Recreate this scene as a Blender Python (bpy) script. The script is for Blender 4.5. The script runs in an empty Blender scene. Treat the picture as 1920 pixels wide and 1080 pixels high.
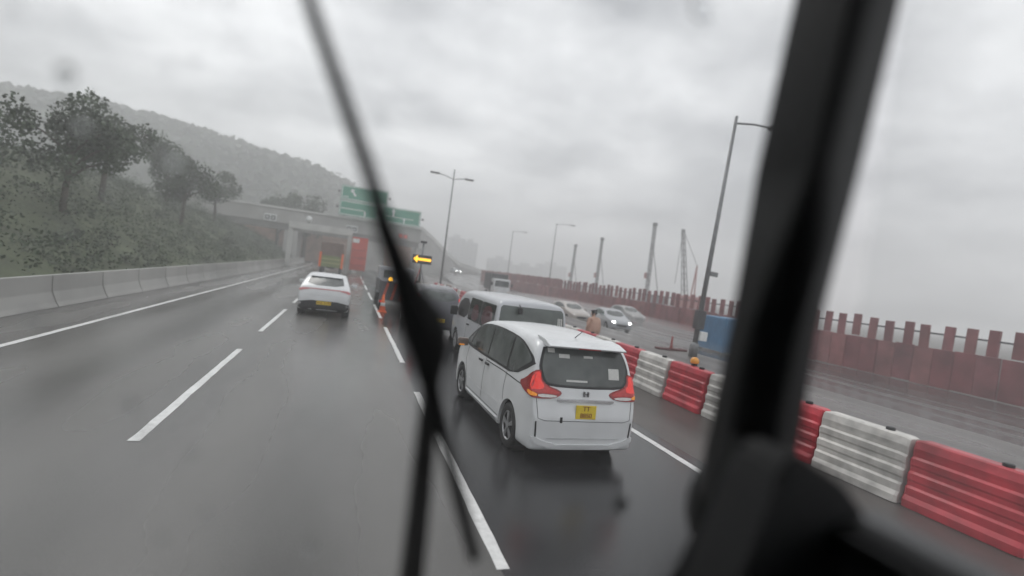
import bpy, bmesh, math, random
from mathutils import Vector, Matrix
from mathutils.bvhtree import BVHTree
from math import radians as R, sin, cos, pi

random.seed(7)
sc = bpy.context.scene
C = sc.collection

# ------------------------------------------------------------------ camera
EYE = Vector((0.0, 0.0, 2.45))
AX_R = Vector((0.94456857, -0.30179089, 0.12927676))
AX_D = Vector((0.11566209, -0.06263543, -0.9913118))
AX_F = Vector((0.30726617, 0.95131439, -0.0242577))
cam_d = bpy.data.cameras.new('camera')
cam = bpy.data.objects.new('camera', cam_d)
C.objects.link(cam)
m3 = Matrix((AX_R, -AX_D, -AX_F)).transposed()
cam.matrix_world = Matrix.Translation(EYE) @ m3.to_4x4()
cam_d.sensor_width = 36.0
cam_d.lens = 18.0
cam_d.clip_start = 0.02
cam_d.clip_end = 3000
cam_d.dof.use_dof = True
cam_d.dof.focus_distance = 7.6
cam_d.dof.aperture_fstop = 0.52
sc.camera = cam

# ------------------------------------------------------------------ world
SUN_EL, SUN_AZ = R(52), R(-25)
world = bpy.data.worlds.new('World')
sc.world = world
world.use_nodes = True
nt = world.node_tree
nt.nodes.clear()
N = nt.nodes.new
L = nt.links.new
out = N('ShaderNodeOutputWorld')
bg = N('ShaderNodeBackground')
bg.inputs['Strength'].default_value = 0.1
sky = N('ShaderNodeTexSky')
sky.sky_type = 'NISHITA'
sky.sun_disc = False
sky.sun_elevation = SUN_EL
sky.sun_rotation = SUN_AZ
tc = N('ShaderNodeTexCoord')
sep = N('ShaderNodeSeparateXYZ')
L(tc.outputs['Generated'], sep.inputs[0])
ab = N('ShaderNodeMath'); ab.operation = 'ABSOLUTE'
L(sep.outputs['Z'], ab.inputs[0])
ad = N('ShaderNodeMath'); ad.operation = 'ADD'; ad.inputs[1].default_value = 0.22
L(ab.outputs[0], ad.inputs[0])
dx = N('ShaderNodeMath'); dx.operation = 'DIVIDE'
dy = N('ShaderNodeMath'); dy.operation = 'DIVIDE'
L(sep.outputs['X'], dx.inputs[0]); L(ad.outputs[0], dx.inputs[1])
L(sep.outputs['Y'], dy.inputs[0]); L(ad.outputs[0], dy.inputs[1])
cmb = N('ShaderNodeCombineXYZ')
L(dx.outputs[0], cmb.inputs[0]); L(dy.outputs[0], cmb.inputs[1])
cmb.inputs[2].default_value = 3.7
n1 = N('ShaderNodeTexNoise'); n1.inputs['Scale'].default_value = 0.75
n1.inputs['Detail'].default_value = 4.0; n1.inputs['Roughness'].default_value = 0.5
n1.inputs['Distortion'].default_value = 0.35
n2 = N('ShaderNodeTexNoise'); n2.inputs['Scale'].default_value = 2.1
n2.inputs['Detail'].default_value = 5.0; n2.inputs['Roughness'].default_value = 0.52
L(cmb.outputs[0], n1.inputs['Vector']); L(cmb.outputs[0], n2.inputs['Vector'])
mxn = N('ShaderNodeMix'); mxn.data_type = 'FLOAT'; mxn.inputs['Factor'].default_value = 0.4
L(n1.outputs['Fac'], mxn.inputs['A']); L(n2.outputs['Fac'], mxn.inputs['B'])
cr = N('ShaderNodeValToRGB')
cr.color_ramp.elements[0].position = 0.39
cr.color_ramp.elements[0].color = (4.0, 4.12, 4.35, 1)
cr.color_ramp.elements[1].position = 0.62
cr.color_ramp.elements[1].color = (12.4, 12.45, 12.55, 1)
L(mxn.outputs['Result'], cr.inputs['Fac'])
mxs = N('ShaderNodeMix'); mxs.data_type = 'RGBA'; mxs.inputs['Factor'].default_value = 0.96
L(sky.outputs[0], mxs.inputs['A']); L(cr.outputs[0], mxs.inputs['B'])
L(mxs.outputs['Result'], bg.inputs['Color'])
L(bg.outputs[0], out.inputs['Surface'])

sun_d = bpy.data.lights.new('sun', 'SUN')
sun_d.energy = 0.7
sun_d.angle = R(25)
sun_d.color = (1.0, 0.97, 0.93)
sun = bpy.data.objects.new('sun', sun_d)
sun.rotation_euler = (R(90) - SUN_EL, 0, pi - SUN_AZ)
C.objects.link(sun)

sc.view_settings.view_transform = 'Standard'
sc.view_settings.look = 'None'
sc.view_settings.exposure = 0.38
sc.view_settings.gamma = 1.0
sc.cycles.use_denoising = True
sc.cycles.volume_bounces = 2
sc.cycles.transparent_max_bounces = 16
sc.cycles.max_bounces = 6
sc.cycles.diffuse_bounces = 3
sc.cycles.use_adaptive_sampling = True
sc.cycles.adaptive_threshold = 0.02

# ------------------------------------------------------------------ materials
MATS = {}
def mat(name, col, rough=0.6, metal=0.0, var=0.12, vscale=6.0, bump=0.0, bscale=60.0,
        coat=0.0, emit=None, estr=0.0, spec=0.5, rvar=0.0, rscale=4.0):
    if name in MATS:
        return MATS[name]
    m = bpy.data.materials.new(name)
    m.use_nodes = True
    t = m.node_tree
    b = t.nodes['Principled BSDF']
    b.inputs['Roughness'].default_value = rough
    b.inputs['Metallic'].default_value = metal
    b.inputs['Specular IOR Level'].default_value = spec
    b.inputs['Coat Weight'].default_value = coat
    b.inputs['Coat Roughness'].default_value = 0.06
    co = t.nodes.new('ShaderNodeTexCoord')
    nz = t.nodes.new('ShaderNodeTexNoise')
    nz.inputs['Scale'].default_value = vscale
    nz.inputs['Detail'].default_value = 6
    oi = t.nodes.new('ShaderNodeObjectInfo')
    sh = t.nodes.new('ShaderNodeVectorMath'); sh.operation = 'MULTIPLY_ADD'
    t.links.new(oi.outputs['Random'], sh.inputs[0]); sh.inputs[1].default_value = (37, 53, 29)
    t.links.new(co.outputs['Object'], sh.inputs[2])
    t.links.new(sh.outputs[0], nz.inputs['Vector'])
    rp = t.nodes.new('ShaderNodeValToRGB')
    rp.color_ramp.elements[0].position = 0.3
    rp.color_ramp.elements[1].position = 0.7
    lo = [max(0, c * (1 - var)) for c in col]
    hi = [min(1, c * (1 + var)) for c in col]
    rp.color_ramp.elements[0].color = (*lo, 1)
    rp.color_ramp.elements[1].color = (*hi, 1)
    t.links.new(nz.outputs['Fac'], rp.inputs['Fac'])
    t.links.new(rp.outputs['Color'], b.inputs['Base Color'])
    if rvar > 0:
        n2 = t.nodes.new('ShaderNodeTexNoise')
        n2.inputs['Scale'].default_value = rscale
        n2.inputs['Detail'].default_value = 4
        t.links.new(co.outputs['Object'], n2.inputs['Vector'])
        mr = t.nodes.new('ShaderNodeMapRange')
        mr.inputs['From Min'].default_value = 0.35
        mr.inputs['From Max'].default_value = 0.65
        mr.inputs['To Min'].default_value = max(0.02, rough - rvar)
        mr.inputs['To Max'].default_value = min(1, rough + rvar)
        t.links.new(n2.outputs['Fac'], mr.inputs['Value'])
        t.links.new(mr.outputs['Result'], b.inputs['Roughness'])
    if bump > 0:
        n3 = t.nodes.new('ShaderNodeTexNoise')
        n3.inputs['Scale'].default_value = bscale
        n3.inputs['Detail'].default_value = 3
        t.links.new(co.outputs['Object'], n3.inputs['Vector'])
        bp = t.nodes.new('ShaderNodeBump')
        bp.inputs['Strength'].default_value = bump
        bp.inputs['Distance'].default_value = 0.01
        t.links.new(n3.outputs['Fac'], bp.inputs['Height'])
        t.links.new(bp.outputs['Normal'], b.inputs['Normal'])
    if emit:
        b.inputs['Emission Color'].default_value = (*emit, 1)
        b.inputs['Emission Strength'].default_value = estr
    MATS[name] = m
    return m

paint_white = mat('white car paint', (0.69, 0.70, 0.71), 0.26, var=0.08, vscale=2.2, coat=0.6, bump=0.02, bscale=300)
paint_van = mat('silver white van paint', (0.5, 0.51, 0.535), 0.3, var=0.05, vscale=3, coat=0.5, bump=0.02, bscale=300)
paint_dark = mat('dark grey car paint', (0.06, 0.06, 0.075), 0.3, var=0.1, coat=0.5)
paint_silver = mat('silver car paint', (0.35, 0.36, 0.38), 0.3, var=0.06, coat=0.5)
paint_grey = mat('grey car paint', (0.22, 0.215, 0.21), 0.3, var=0.06, coat=0.5)
paint_beige = mat('pale car paint', (0.42, 0.38, 0.35), 0.3, var=0.06, coat=0.5)
car_glass = mat('wet dark glass', (0.085, 0.094, 0.092), 0.08, var=0.55, vscale=2.2, bump=0.06, bscale=140, rvar=0.06, rscale=9)  # lighter patches in the colour stand in for sky reflection and see-through
glass_van = mat('green tinted van glass', (0.09, 0.105, 0.098), 0.1, var=0.35, vscale=2.0, bump=0.05, bscale=120)
black_trim = mat('black trim', (0.015, 0.015, 0.016), 0.45, var=0.2)
rubber = mat('tyre rubber', (0.018, 0.018, 0.018), 0.7, var=0.25, vscale=20, bump=0.2, bscale=90)
alloy = mat('alloy wheel', (0.45, 0.45, 0.46), 0.35, metal=0.7, var=0.1)
chrome = mat('chrome trim', (0.7, 0.7, 0.71), 0.15, metal=1.0, var=0.03)
red_lens = mat('red lamp lens', (0.55, 0.02, 0.015), 0.15, var=0.12, vscale=25, coat=0.6, emit=(1.0, 0.03, 0.015), estr=0.28)
red_foot = mat('dull red lamp lens', (0.42, 0.02, 0.02), 0.15, var=0.15, vscale=25, coat=0.6, emit=(1.0, 0.02, 0.01), estr=0.05)
red_lens_dim = mat('unlit red lens', (0.30, 0.012, 0.012), 0.2, var=0.2, vscale=25, coat=0.5)
clear_lens = mat('clear lamp lens', (0.7, 0.66, 0.64), 0.12, var=0.1, vscale=30, coat=0.6)
amber_lens = mat('amber lamp lens', (0.75, 0.25, 0.04), 0.2, var=0.1, emit=(1.0, 0.4, 0.05), estr=0.18)
plate_yellow = mat('yellow number plate', (0.75, 0.55, 0.03), 0.4, var=0.06, vscale=30)
plate_ink = mat('plate lettering', (0.25, 0.06, 0.015), 0.5, var=0.1)
paper = mat('paper sticker', (0.62, 0.62, 0.6), 0.6, var=0.08, vscale=30)
steel = mat('galvanised steel', (0.22, 0.225, 0.23), 0.5, metal=0.5, var=0.15, vscale=4)
dark_steel = mat('dark painted steel', (0.06, 0.06, 0.065), 0.5, var=0.2, vscale=5)
concrete = mat('portal concrete', (0.36, 0.355, 0.34), 0.75, var=0.18, vscale=0.35, bump=0.2, bscale=6)
concrete_dk = mat('stained concrete', (0.2, 0.195, 0.185), 0.75, var=0.3, vscale=0.5, bump=0.2, bscale=6)
concrete_white = mat('pale painted concrete', (0.55, 0.55, 0.53), 0.65, var=0.12, vscale=0.6)
tunnel_tile = mat('tunnel lining', (0.36, 0.22, 0.16), 0.6, var=0.25, vscale=0.8)
sign_green = mat('green sign sheeting', (0.005, 0.27, 0.16), 0.45, var=0.08, vscale=1.5)
sign_white = mat('white sign sheeting', (0.75, 0.77, 0.76), 0.45, var=0.05)
red_panel_m = mat('red painted board', (0.55, 0.075, 0.05), 0.55, var=0.15, vscale=1.2)
hoarding_m = mat('red brown hoarding', (0.21, 0.07, 0.076), 0.6, var=0.3, vscale=1.2, bump=0.15, bscale=20)
barrier_red = mat('red plastic', (0.44, 0.03, 0.045), 0.45, var=0.4, vscale=3.2, coat=0.15, bump=.15, bscale=25)
barrier_white = mat('white plastic', (0.56, 0.54, 0.51), 0.5, var=0.35, vscale=3.2, coat=0.15, bump=.15, bscale=25)
line_white = mat('road line paint', (0.74, 0.74, 0.73), 0.35, var=0.14, vscale=12, bump=0.2, bscale=120)
blue_paint = mat('blue container paint', (0.05, 0.17, 0.32), 0.5, var=0.2, vscale=1.5)
orange_plastic = mat('orange plastic', (0.85, 0.16, 0.03), 0.45, var=0.1)
amber_lit = mat('lit amber lamp', (0.8, 0.35, 0.02), 0.4, var=0.05, emit=(1.0, 0.5, 0.03), estr=1.5)
amber_glow = mat('amber lamp cap', (0.6, 0.27, 0.05), 0.35, var=0.08, emit=(1.0, 0.4, 0.02), estr=0.08)
head_lit = mat('lit headlamp', (0.9, 0.9, 0.9), 0.2, var=0.02, emit=(1.0, 0.98, 0.95), estr=14.0)
far_wall = mat('far building wall', (0.34, 0.34, 0.35), 0.8, var=0.15, vscale=0.05)
far_win = mat('far building window band', (0.12, 0.13, 0.14), 0.4, var=0.2)
rig_red = mat('faded red rig paint', (0.35, 0.1, 0.09), 0.6, var=0.2)
rig_grey = mat('grey rig steel', (0.14, 0.14, 0.15), 0.6, var=0.2)
hill_m = mat('wooded hillside', (0.05, 0.062, 0.045), 0.9, var=0.5, vscale=0.06, bump=0.5, bscale=0.8)
leaf_m = mat('dark leaves', (0.055, 0.078, 0.042), 0.6, var=0.6, vscale=0.5)
bark_m = mat('bark', (0.08, 0.065, 0.05), 0.9, var=0.3, vscale=4, bump=0.5, bscale=12)
grass_m = mat('wet grass bank', (0.07, 0.085, 0.045), 0.9, var=0.4, vscale=0.5, bump=0.6, bscale=5)
jacket_m = mat('faded orange rain jacket', (0.46, 0.29, 0.22), 0.6, var=0.1, vscale=8)
trouser_m = mat('dark trousers', (0.05, 0.05, 0.06), 0.8, var=0.2)
skin_m = mat('skin', (0.45, 0.28, 0.2), 0.55, var=0.06)
hair_m = mat('black hair', (0.02, 0.018, 0.017), 0.5, var=0.3, vscale=40)
pink_m = mat('pink fabric', (0.6, 0.16, 0.2), 0.8, var=0.15, vscale=5)
green_paint = mat('olive green lorry paint', (0.16, 0.2, 0.06), 0.5, var=0.15)
tarp_m = mat('brown tarpaulin', (0.17, 0.115, 0.095), 0.8, var=0.2, vscale=1.5)
cab_trim = mat('dark cab trim', (0.075, 0.076, 0.08), 0.6, var=0.1, vscale=10, bump=0.1, bscale=250)
cab_black = mat('black cab plastic', (0.02, 0.02, 0.022), 0.5, var=0.2, vscale=10)
wiper_black = mat('black wiper metal', (0.02, 0.02, 0.021), 0.5, var=0.2, vscale=30)

def road_mat(name, c0, c1, r0, r1, scale, x0=0.0):
    m = bpy.data.materials.new(name)
    m.use_nodes = True
    t = m.node_tree
    b = t.nodes['Principled BSDF']
    co = t.nodes.new('ShaderNodeTexCoord')
    mp = t.nodes.new('ShaderNodeMapping')
    mp.inputs['Scale'].default_value = (1.0, 0.28, 1.0)   # wear runs along the lane
    t.links.new(co.outputs['Object'], mp.inputs['Vector'])
    a = t.nodes.new('ShaderNodeTexNoise'); a.inputs['Scale'].default_value = scale; a.inputs['Detail'].default_value = 6
    t.links.new(mp.outputs[0], a.inputs['Vector'])
    f = t.nodes.new('ShaderNodeTexNoise'); f.inputs['Scale'].default_value = 55; f.inputs['Detail'].default_value = 3
    t.links.new(co.outputs['Object'], f.inputs['Vector'])
    mx = t.nodes.new('ShaderNodeMix'); mx.data_type = 'FLOAT'; mx.inputs['Factor'].default_value = 0.3
    t.links.new(a.outputs['Fac'], mx.inputs['A']); t.links.new(f.outputs['Fac'], mx.inputs['B'])
    rp = t.nodes.new('ShaderNodeValToRGB')
    rp.color_ramp.elements[0].position = 0.35; rp.color_ramp.elements[1].position = 0.65
    rp.color_ramp.elements[0].color = (*c0, 1); rp.color_ramp.elements[1].color = (*c1, 1)
    # two worn wheel tracks in every 3.6 m lane
    sx = t.nodes.new('ShaderNodeSeparateXYZ'); t.links.new(co.outputs['Object'], sx.inputs[0])
    k1 = t.nodes.new('ShaderNodeMath'); k1.operation = 'MULTIPLY_ADD'; k1.inputs[1].default_value = 2 * pi / 1.8; k1.inputs[2].default_value = -x0 * 2 * pi / 1.8
    t.links.new(sx.outputs['X'], k1.inputs[0])
    k2 = t.nodes.new('ShaderNodeMath'); k2.operation = 'SINE'; t.links.new(k1.outputs[0], k2.inputs[0])
    k3 = t.nodes.new('ShaderNodeMath'); k3.operation = 'MULTIPLY_ADD'; k3.inputs[1].default_value = 0.07
    t.links.new(k2.outputs[0], k3.inputs[0]); t.links.new(mx.outputs['Result'], k3.inputs[2])
    t.links.new(k3.outputs[0], rp.inputs['Fac'])
    t.links.new(rp.outputs['Color'], b.inputs['Base Color'])
    w = t.nodes.new('ShaderNodeTexNoise'); w.inputs['Scale'].default_value = scale * 0.6; w.inputs['Detail'].default_value = 5
    w.inputs['Distortion'].default_value = 0.1
    mp2 = t.nodes.new('ShaderNodeMapping'); mp2.inputs['Location'].default_value = (13, 4, 0); mp2.inputs['Scale'].default_value = (1, 0.35, 1)
    t.links.new(co.outputs['Object'], mp2.inputs['Vector']); t.links.new(mp2.outputs[0], w.inputs['Vector'])
    mr = t.nodes.new('ShaderNodeMapRange')
    mr.inputs['From Min'].default_value = 0.28; mr.inputs['From Max'].default_value = 0.72
    mr.inputs['To Min'].default_value = r0; mr.inputs['To Max'].default_value = r1
    k4 = t.nodes.new('ShaderNodeMath'); k4.operation = 'MULTIPLY_ADD'; k4.inputs[1].default_value = 0.1
    t.links.new(k2.outputs[0], k4.inputs[0]); t.links.new(w.outputs['Fac'], k4.inputs[2]); t.links.new(k4.outputs[0], mr.inputs['Value']); t.links.new(mr.outputs['Result'], b.inputs['Roughness'])
    bp = t.nodes.new('ShaderNodeBump'); bp.inputs['Strength'].default_value = 0.3; bp.inputs['Distance'].default_value = 0.006
    t.links.new(f.outputs['Fac'], bp.inputs['Height']); t.links.new(bp.outputs['Normal'], b.inputs['Normal'])
    return m
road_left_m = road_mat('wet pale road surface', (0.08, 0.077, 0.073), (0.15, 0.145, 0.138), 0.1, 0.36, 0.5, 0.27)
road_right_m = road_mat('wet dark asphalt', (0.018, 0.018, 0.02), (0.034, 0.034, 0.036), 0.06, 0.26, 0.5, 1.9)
shoulder_m = road_mat('wet brownish shoulder', (0.06, 0.052, 0.048), (0.095, 0.083, 0.077), 0.25, 0.5, 0.6)
far_road_m = road_mat('wet opposite road', (0.06, 0.058, 0.056), (0.09, 0.087, 0.084), 0.12, 0.35, 0.4)
ground_m = mat('wet bare ground', (0.09, 0.082, 0.072), 0.7, var=0.3, vscale=0.2, bump=0.3, bscale=3)

def glass_pane(name, veil, tint=(0.96, 0.97, 0.97)):
    m = bpy.data.materials.new(name)
    m.use_nodes = True
    t = m.node_tree
    t.nodes.clear()
    o = t.nodes.new('ShaderNodeOutputMaterial')
    tr = t.nodes.new('ShaderNodeBsdfTransparent'); tr.inputs[0].default_value = (*tint, 1)
    tl = t.nodes.new('ShaderNodeBsdfTranslucent'); tl.inputs[0].default_value = (0.8, 0.8, 0.8, 1)
    gl = t.nodes.new('ShaderNodeBsdfGlossy'); gl.inputs['Roughness'].default_value = 0.02
    fr = t.nodes.new('ShaderNodeFresnel'); fr.inputs[0].default_value = 1.3
    co = t.nodes.new('ShaderNodeTexCoord')
    nz = t.nodes.new('ShaderNodeTexNoise'); nz.inputs['Scale'].default_value = 3.5; nz.inputs['Detail'].default_value = 5
    t.links.new(co.outputs['Object'], nz.inputs['Vector'])
    mr = t.nodes.new('ShaderNodeMapRange')
    mr.inputs['From Min'].default_value = 0.3; mr.inputs['From Max'].default_value = 0.7
    mr.inputs['To Min'].default_value = veil * 0.6; mr.inputs['To Max'].default_value = veil * 1.5
    t.links.new(nz.outputs['Fac'], mr.inputs['Value'])
    mx = t.nodes.new('ShaderNodeMixShader')
    t.links.new(mr.outputs['Result'], mx.inputs['Fac'])
    t.links.new(tr.outputs[0], mx.inputs[1]); t.links.new(tl.outputs[0], mx.inputs[2])
    mx2 = t.nodes.new('ShaderNodeMixShader')
    t.links.new(fr.outputs[0], mx2.inputs['Fac'])
    t.links.new(mx.outputs[0], mx2.inputs[1]); t.links.new(gl.outputs[0], mx2.inputs[2])
    t.links.new(mx2.outputs[0], o.inputs['Surface'])
    return m
outer_pane_m = glass_pane('smoked side glass', 0.08, (.42, .40, .40))
windscreen_m = glass_pane('rain wet windscreen glass', 0.02)
window_m = glass_pane('thin window glass', 0.05)

# ------------------------------------------------------------------ helpers
def tag(o, label=None, cat=None, group=None, kind=None):
    if label: o['label'] = label
    if cat: o['category'] = cat
    if group: o['group'] = group
    if kind: o['kind'] = kind
    return o

def empty(name, loc=(0, 0, 0), rz=0.0):
    o = bpy.data.objects.new(name, None)
    C.objects.link(o)
    o.location = loc
    o.rotation_euler = (0, 0, rz)
    o.empty_display_size = 0.2
    return o

def link(name, me, m, parent=None, smooth=False):
    o = bpy.data.objects.new(name, me)
    C.objects.link(o)
    if m is not None and len(me.materials) == 0:
        me.materials.append(m)
    if parent is not None:
        o.parent = parent
    if smooth:
        for p in me.polygons:
            p.use_smooth = True
    return o

def from_bm(name, bm, m, parent=None, smooth=False):
    me = bpy.data.meshes.new(name)
    bmesh.ops.recalc_face_normals(bm, faces=bm.faces[:])
    bm.to_mesh(me)
    bm.free()
    return link(name, me, m, parent, smooth)

def b_box(bm, x0, x1, y0, y1, z0, z1, bev=0.0, seg=2):
    vs = [bm.verts.new(p) for p in ((x0, y0, z0), (x1, y0, z0), (x1, y1, z0), (x0, y1, z0),
                                    (x0, y0, z1), (x1, y0, z1), (x1, y1, z1), (x0, y1, z1))]
    fs = [bm.faces.new([vs[i] for i in f]) for f in ((0, 3, 2, 1), (4, 5, 6, 7), (0, 1, 5, 4), (1, 2, 6, 5), (2, 3, 7, 6), (3, 0, 4, 7))]
    if bev > 0:
        es = {e for f in fs for e in f.edges}
        bmesh.ops.bevel(bm, geom=list(es), offset=bev, segments=seg, affect='EDGES', profile=0.6)

def box(name, x0, x1, y0, y1, z0, z1, m, parent=None, bev=0.0, seg=2):
    bm = bmesh.new()
    b_box(bm, x0, x1, y0, y1, z0, z1, bev, seg)
    return from_bm(name, bm, m, parent)

def b_tube(bm, pts, rad, seg=10, cap=True):
    pts = [Vector(p) for p in pts]
    rads = rad if isinstance(rad, (list, tuple)) else [rad] * len(pts)
    rings = []
    prev = None
    for i, p in enumerate(pts):
        a = pts[max(0, i - 1)]; b = pts[min(len(pts) - 1, i + 1)]
        d = (b - a).normalized()
        ref = Vector((0, 0, 1)) if abs(d.z) < 0.9 else Vector((1, 0, 0))
        u = d.cross(ref).normalized(); v = d.cross(u).normalized()
        rings.append([bm.verts.new(p + rads[i] * (cos(2 * pi * k / seg) * u + sin(2 * pi * k / seg) * v)) for k in range(seg)])
    for i in range(len(rings) - 1):
        for k in range(seg):
            bm.faces.new((rings[i][k], rings[i][(k + 1) % seg], rings[i + 1][(k + 1) % seg], rings[i + 1][k]))
    if cap:
        bm.faces.new(rings[0]); bm.faces.new(rings[-1])

def tube(name, pts, rad, m, parent=None, seg=10):
    bm = bmesh.new()
    b_tube(bm, pts, rad, seg)
    return from_bm(name, bm, m, parent, True)

def b_lathe(bm, prof, axis='Z', seg=24, loc=(0, 0, 0), cap=True):
    # prof: list of (radius, height); axis of revolution through loc
    rings = []
    loc = Vector(loc)
    for r, h in prof:
        ring = []
        for k in range(seg):
            a = 2 * pi * k / seg
            if axis == 'Z': p = Vector((r * cos(a), r * sin(a), h))
            elif axis == 'X': p = Vector((h, r * cos(a), r * sin(a)))
            else: p = Vector((r * cos(a), h, r * sin(a)))
            ring.append(bm.verts.new(loc + p))
        rings.append(ring)
    for i in range(len(rings) - 1):
        for k in range(seg):
            bm.faces.new((rings[i][k], rings[i][(k + 1) % seg], rings[i + 1][(k + 1) % seg], rings[i + 1][k]))
    if cap:
        bm.faces.new(rings[0]); bm.faces.new(rings[-1])

def lathe(name, prof, m, parent=None, axis='Z', seg=24, loc=(0, 0, 0)):
    bm = bmesh.new()
    b_lathe(bm, prof, axis, seg, loc)
    return from_bm(name, bm, m, parent, True)

def prism(name, poly, d0, d1, m, parent=None, plane='XZ', bev=0.0):
    # poly in a plane, extruded along the third axis from d0 to d1
    bm = bmesh.new()
    def P(a, b, d):
        return {'XZ': (a, d, b), 'XY': (a, b, d), 'YZ': (d, a, b)}[plane]
    A = [bm.verts.new(P(a, b, d0)) for a, b in poly]
    B = [bm.verts.new(P(a, b, d1)) for a, b in poly]
    n = len(poly)
    bm.faces.new(A); bm.faces.new(B[::-1])
    for i in range(n):
        bm.faces.new((A[i], A[(i + 1) % n], B[(i + 1) % n], B[i]))
    if bev > 0:
        bmesh.ops.bevel(bm, geom=bm.edges[:], offset=bev, segments=2, affect='EDGES')
    return from_bm(name, bm, m, parent)

def chaikin(poly, n=2):
    for _ in range(n):
        q = []
        for i in range(len(poly)):
            a = poly[i]; b = poly[(i + 1) % len(poly)]
            q.append((a[0] * .75 + b[0] * .25, a[1] * .75 + b[1] * .25))
            q.append((a[0] * .25 + b[0] * .75, a[1] * .25 + b[1] * .75))
        poly = q
    return poly

def text_mesh(body, size):
    cu = bpy.data.curves.new('lettering', 'FONT')
    cu.body = body; cu.size = size
    cu.align_x = 'CENTER'; cu.align_y = 'CENTER'
    cu.extrude = 0.003
    o = bpy.data.objects.new('tmp', cu)
    C.objects.link(o)
    bpy.context.view_layer.update()
    me = bpy.data.meshes.new_from_object(o.evaluated_get(bpy.context.evaluated_depsgraph_get()))
    bpy.data.objects.remove(o)
    return me

def copy_tree(o, parent=None):
    c = o.copy()
    C.objects.link(c)
    if parent is not None:
        c.parent = parent
    for ch in list(o.children):
        copy_tree(ch, c)
    return c

def at(u, v, Y):
    d = AX_F + AX_R * ((u - 960) / 960) + AX_D * ((v - 540) / 960)
    return EYE + d * (Y / d.y)

# ------------------------------------------------------------------ the setting
def sheet(name, x0, x1, y0, y1, z, m, nx=1, ny=1):
    bm = bmesh.new()
    g = [[bm.verts.new((x0 + (x1 - x0) * i / nx, y0 + (y1 - y0) * j / ny, z)) for j in range(ny + 1)] for i in range(nx + 1)]
    for i in range(nx):
        for j in range(ny):
            bm.faces.new((g[i][j], g[i + 1][j], g[i + 1][j + 1], g[i][j + 1]))
    return from_bm(name, bm, m)

tag(sheet('ground', -560, 560, -55, 900, -0.62, ground_m), kind='structure')
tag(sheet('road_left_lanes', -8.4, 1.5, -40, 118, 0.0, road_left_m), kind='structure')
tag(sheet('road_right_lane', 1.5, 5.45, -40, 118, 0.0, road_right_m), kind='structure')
tag(sheet('shoulder', 5.45, 15.6, -40, 118, 0.0, shoulder_m), kind='structure')

def strip(name, cl, hw, m):
    bm = bmesh.new()
    rows = []
    for x, y, z in cl:
        rows.append((bm.verts.new((x - hw, y, z)), bm.verts.new((x + hw, y, z))))
    for a, b in zip(rows, rows[1:]):
        bm.faces.new((a[0], a[1], b[1], b[0]))
    return from_bm(name, bm, m)
opp = [(22.6, -40, -0.5), (22.6, 60, -0.5), (23.5, 80, -0.45), (26.5, 105, 0.0), (30, 130, 0.6), (36, 170, 1.4), (50, 240, 2.4)]
tag(strip('opposite_road', opp, 6.8, far_road_m), kind='structure')
prism('median_bank', [(15.6, 0.0), (15.8, -0.06), (15.85, -0.6), (15.6, -0.6)], -40, 118, concrete_dk)
tag(bpy.data.objects['median_bank'], kind='structure')
prism('verge_edge', [(-8.4, 0.0), (-8.4, -0.6), (-8.5, -0.6), (-8.5, 0.0)], -40, 118, concrete_dk)
tag(bpy.data.objects['verge_edge'], kind='structure')

def line(name, x, y0, y1, w, label_seg=8):
    bm = bmesh.new()
    n = max(2, int((y1 - y0) / 0.25))
    rows = []
    for i in range(n + 1):
        y = y0 + (y1 - y0) * i / n
        j = random.uniform(-0.006, 0.006); k = random.uniform(-0.006, 0.006)
        rows.append((bm.verts.new((x - w / 2 + j, y, 0.004)), bm.verts.new((x + w / 2 + k, y, 0.004))))
    for a, b in zip(rows, rows[1:]):
        bm.faces.new((a[0], a[1], b[1], b[0]))
    o = from_bm(name, bm, line_white)
    return tag(o, kind='structure')
for y0, y1 in ((-4.7, 1.05), (3.95, 9.75), (12.55, 18.9), (21.7, 27.7), (30.5, 36.5), (39.3, 45.3), (48.1, 54.1), (56.9, 62.9)):
    line('lane_dash', 1.52, y0, y1, 0.12)
for y0, y1 in ((-2.0, 4.0), (6.8, 12.8), (15.6, 21.6), (24.4, 30.4), (33.2, 39.2), (42, 48), (50.8, 56.8)):
    line('lane_dash', -2.1, y0, y1, 0.12)
line('edge_line', 5.12, -10, 66, 0.13)
line('edge_line', -5.75, -10, 95, 0.13)

# grass bank and wooded hill
def hfun(t):
    P = [(-1.6, .10), (-.9, .15), (-.6, .17), (-.4, .185), (-.2, .162), (-.108, .146), (-.059, .14), (-.019, .121), (.03, .088), (.08, .056), (.13, .03), (.2, .0), (3, .0)]
    for (a, b), (c, d) in zip(P, P[1:]):
        if a <= t <= c:
            return b + (d - b) * (t - a) / (c - a)
    return 0.0
from mathutils import noise as mn
bm = bmesh.new()
xs = [-470 + i * 5.5 for i in range(98)]
ys = [150 + j * 7.0 for j in range(40)]
g = []
for x in xs:
    col = []
    for y in ys:
        t = x / 300.0
        rz = 300 * hfun(t) + 2.4
        f = min(1.0, max(0.0, (y - 150) / 150.0))
        f = f * f * (3 - 2 * f)
        if y > 300: f = max(0.0, 1 - (y - 300) / 130.0)
        z = -0.8 + rz * f + 2.2 * mn.noise(Vector((x * .05, y * .05, 1.0))) * f + 1.4 * mn.noise(Vector((x * .2, y * .2, 4.0))) * min(1, f * 3)
        if hfun(t) <= 0.001: z = -0.8
        col.append(bm.verts.new((x, y, z)))
    g.append(col)
for i in range(len(xs) - 1):
    for j in range(len(ys) - 1):
        bm.faces.new((g[i][j], g[i + 1][j], g[i + 1][j + 1], g[i][j + 1]))
hill = from_bm('hill', bm, hill_m, smooth=True)
tag(hill, kind='structure')
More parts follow.
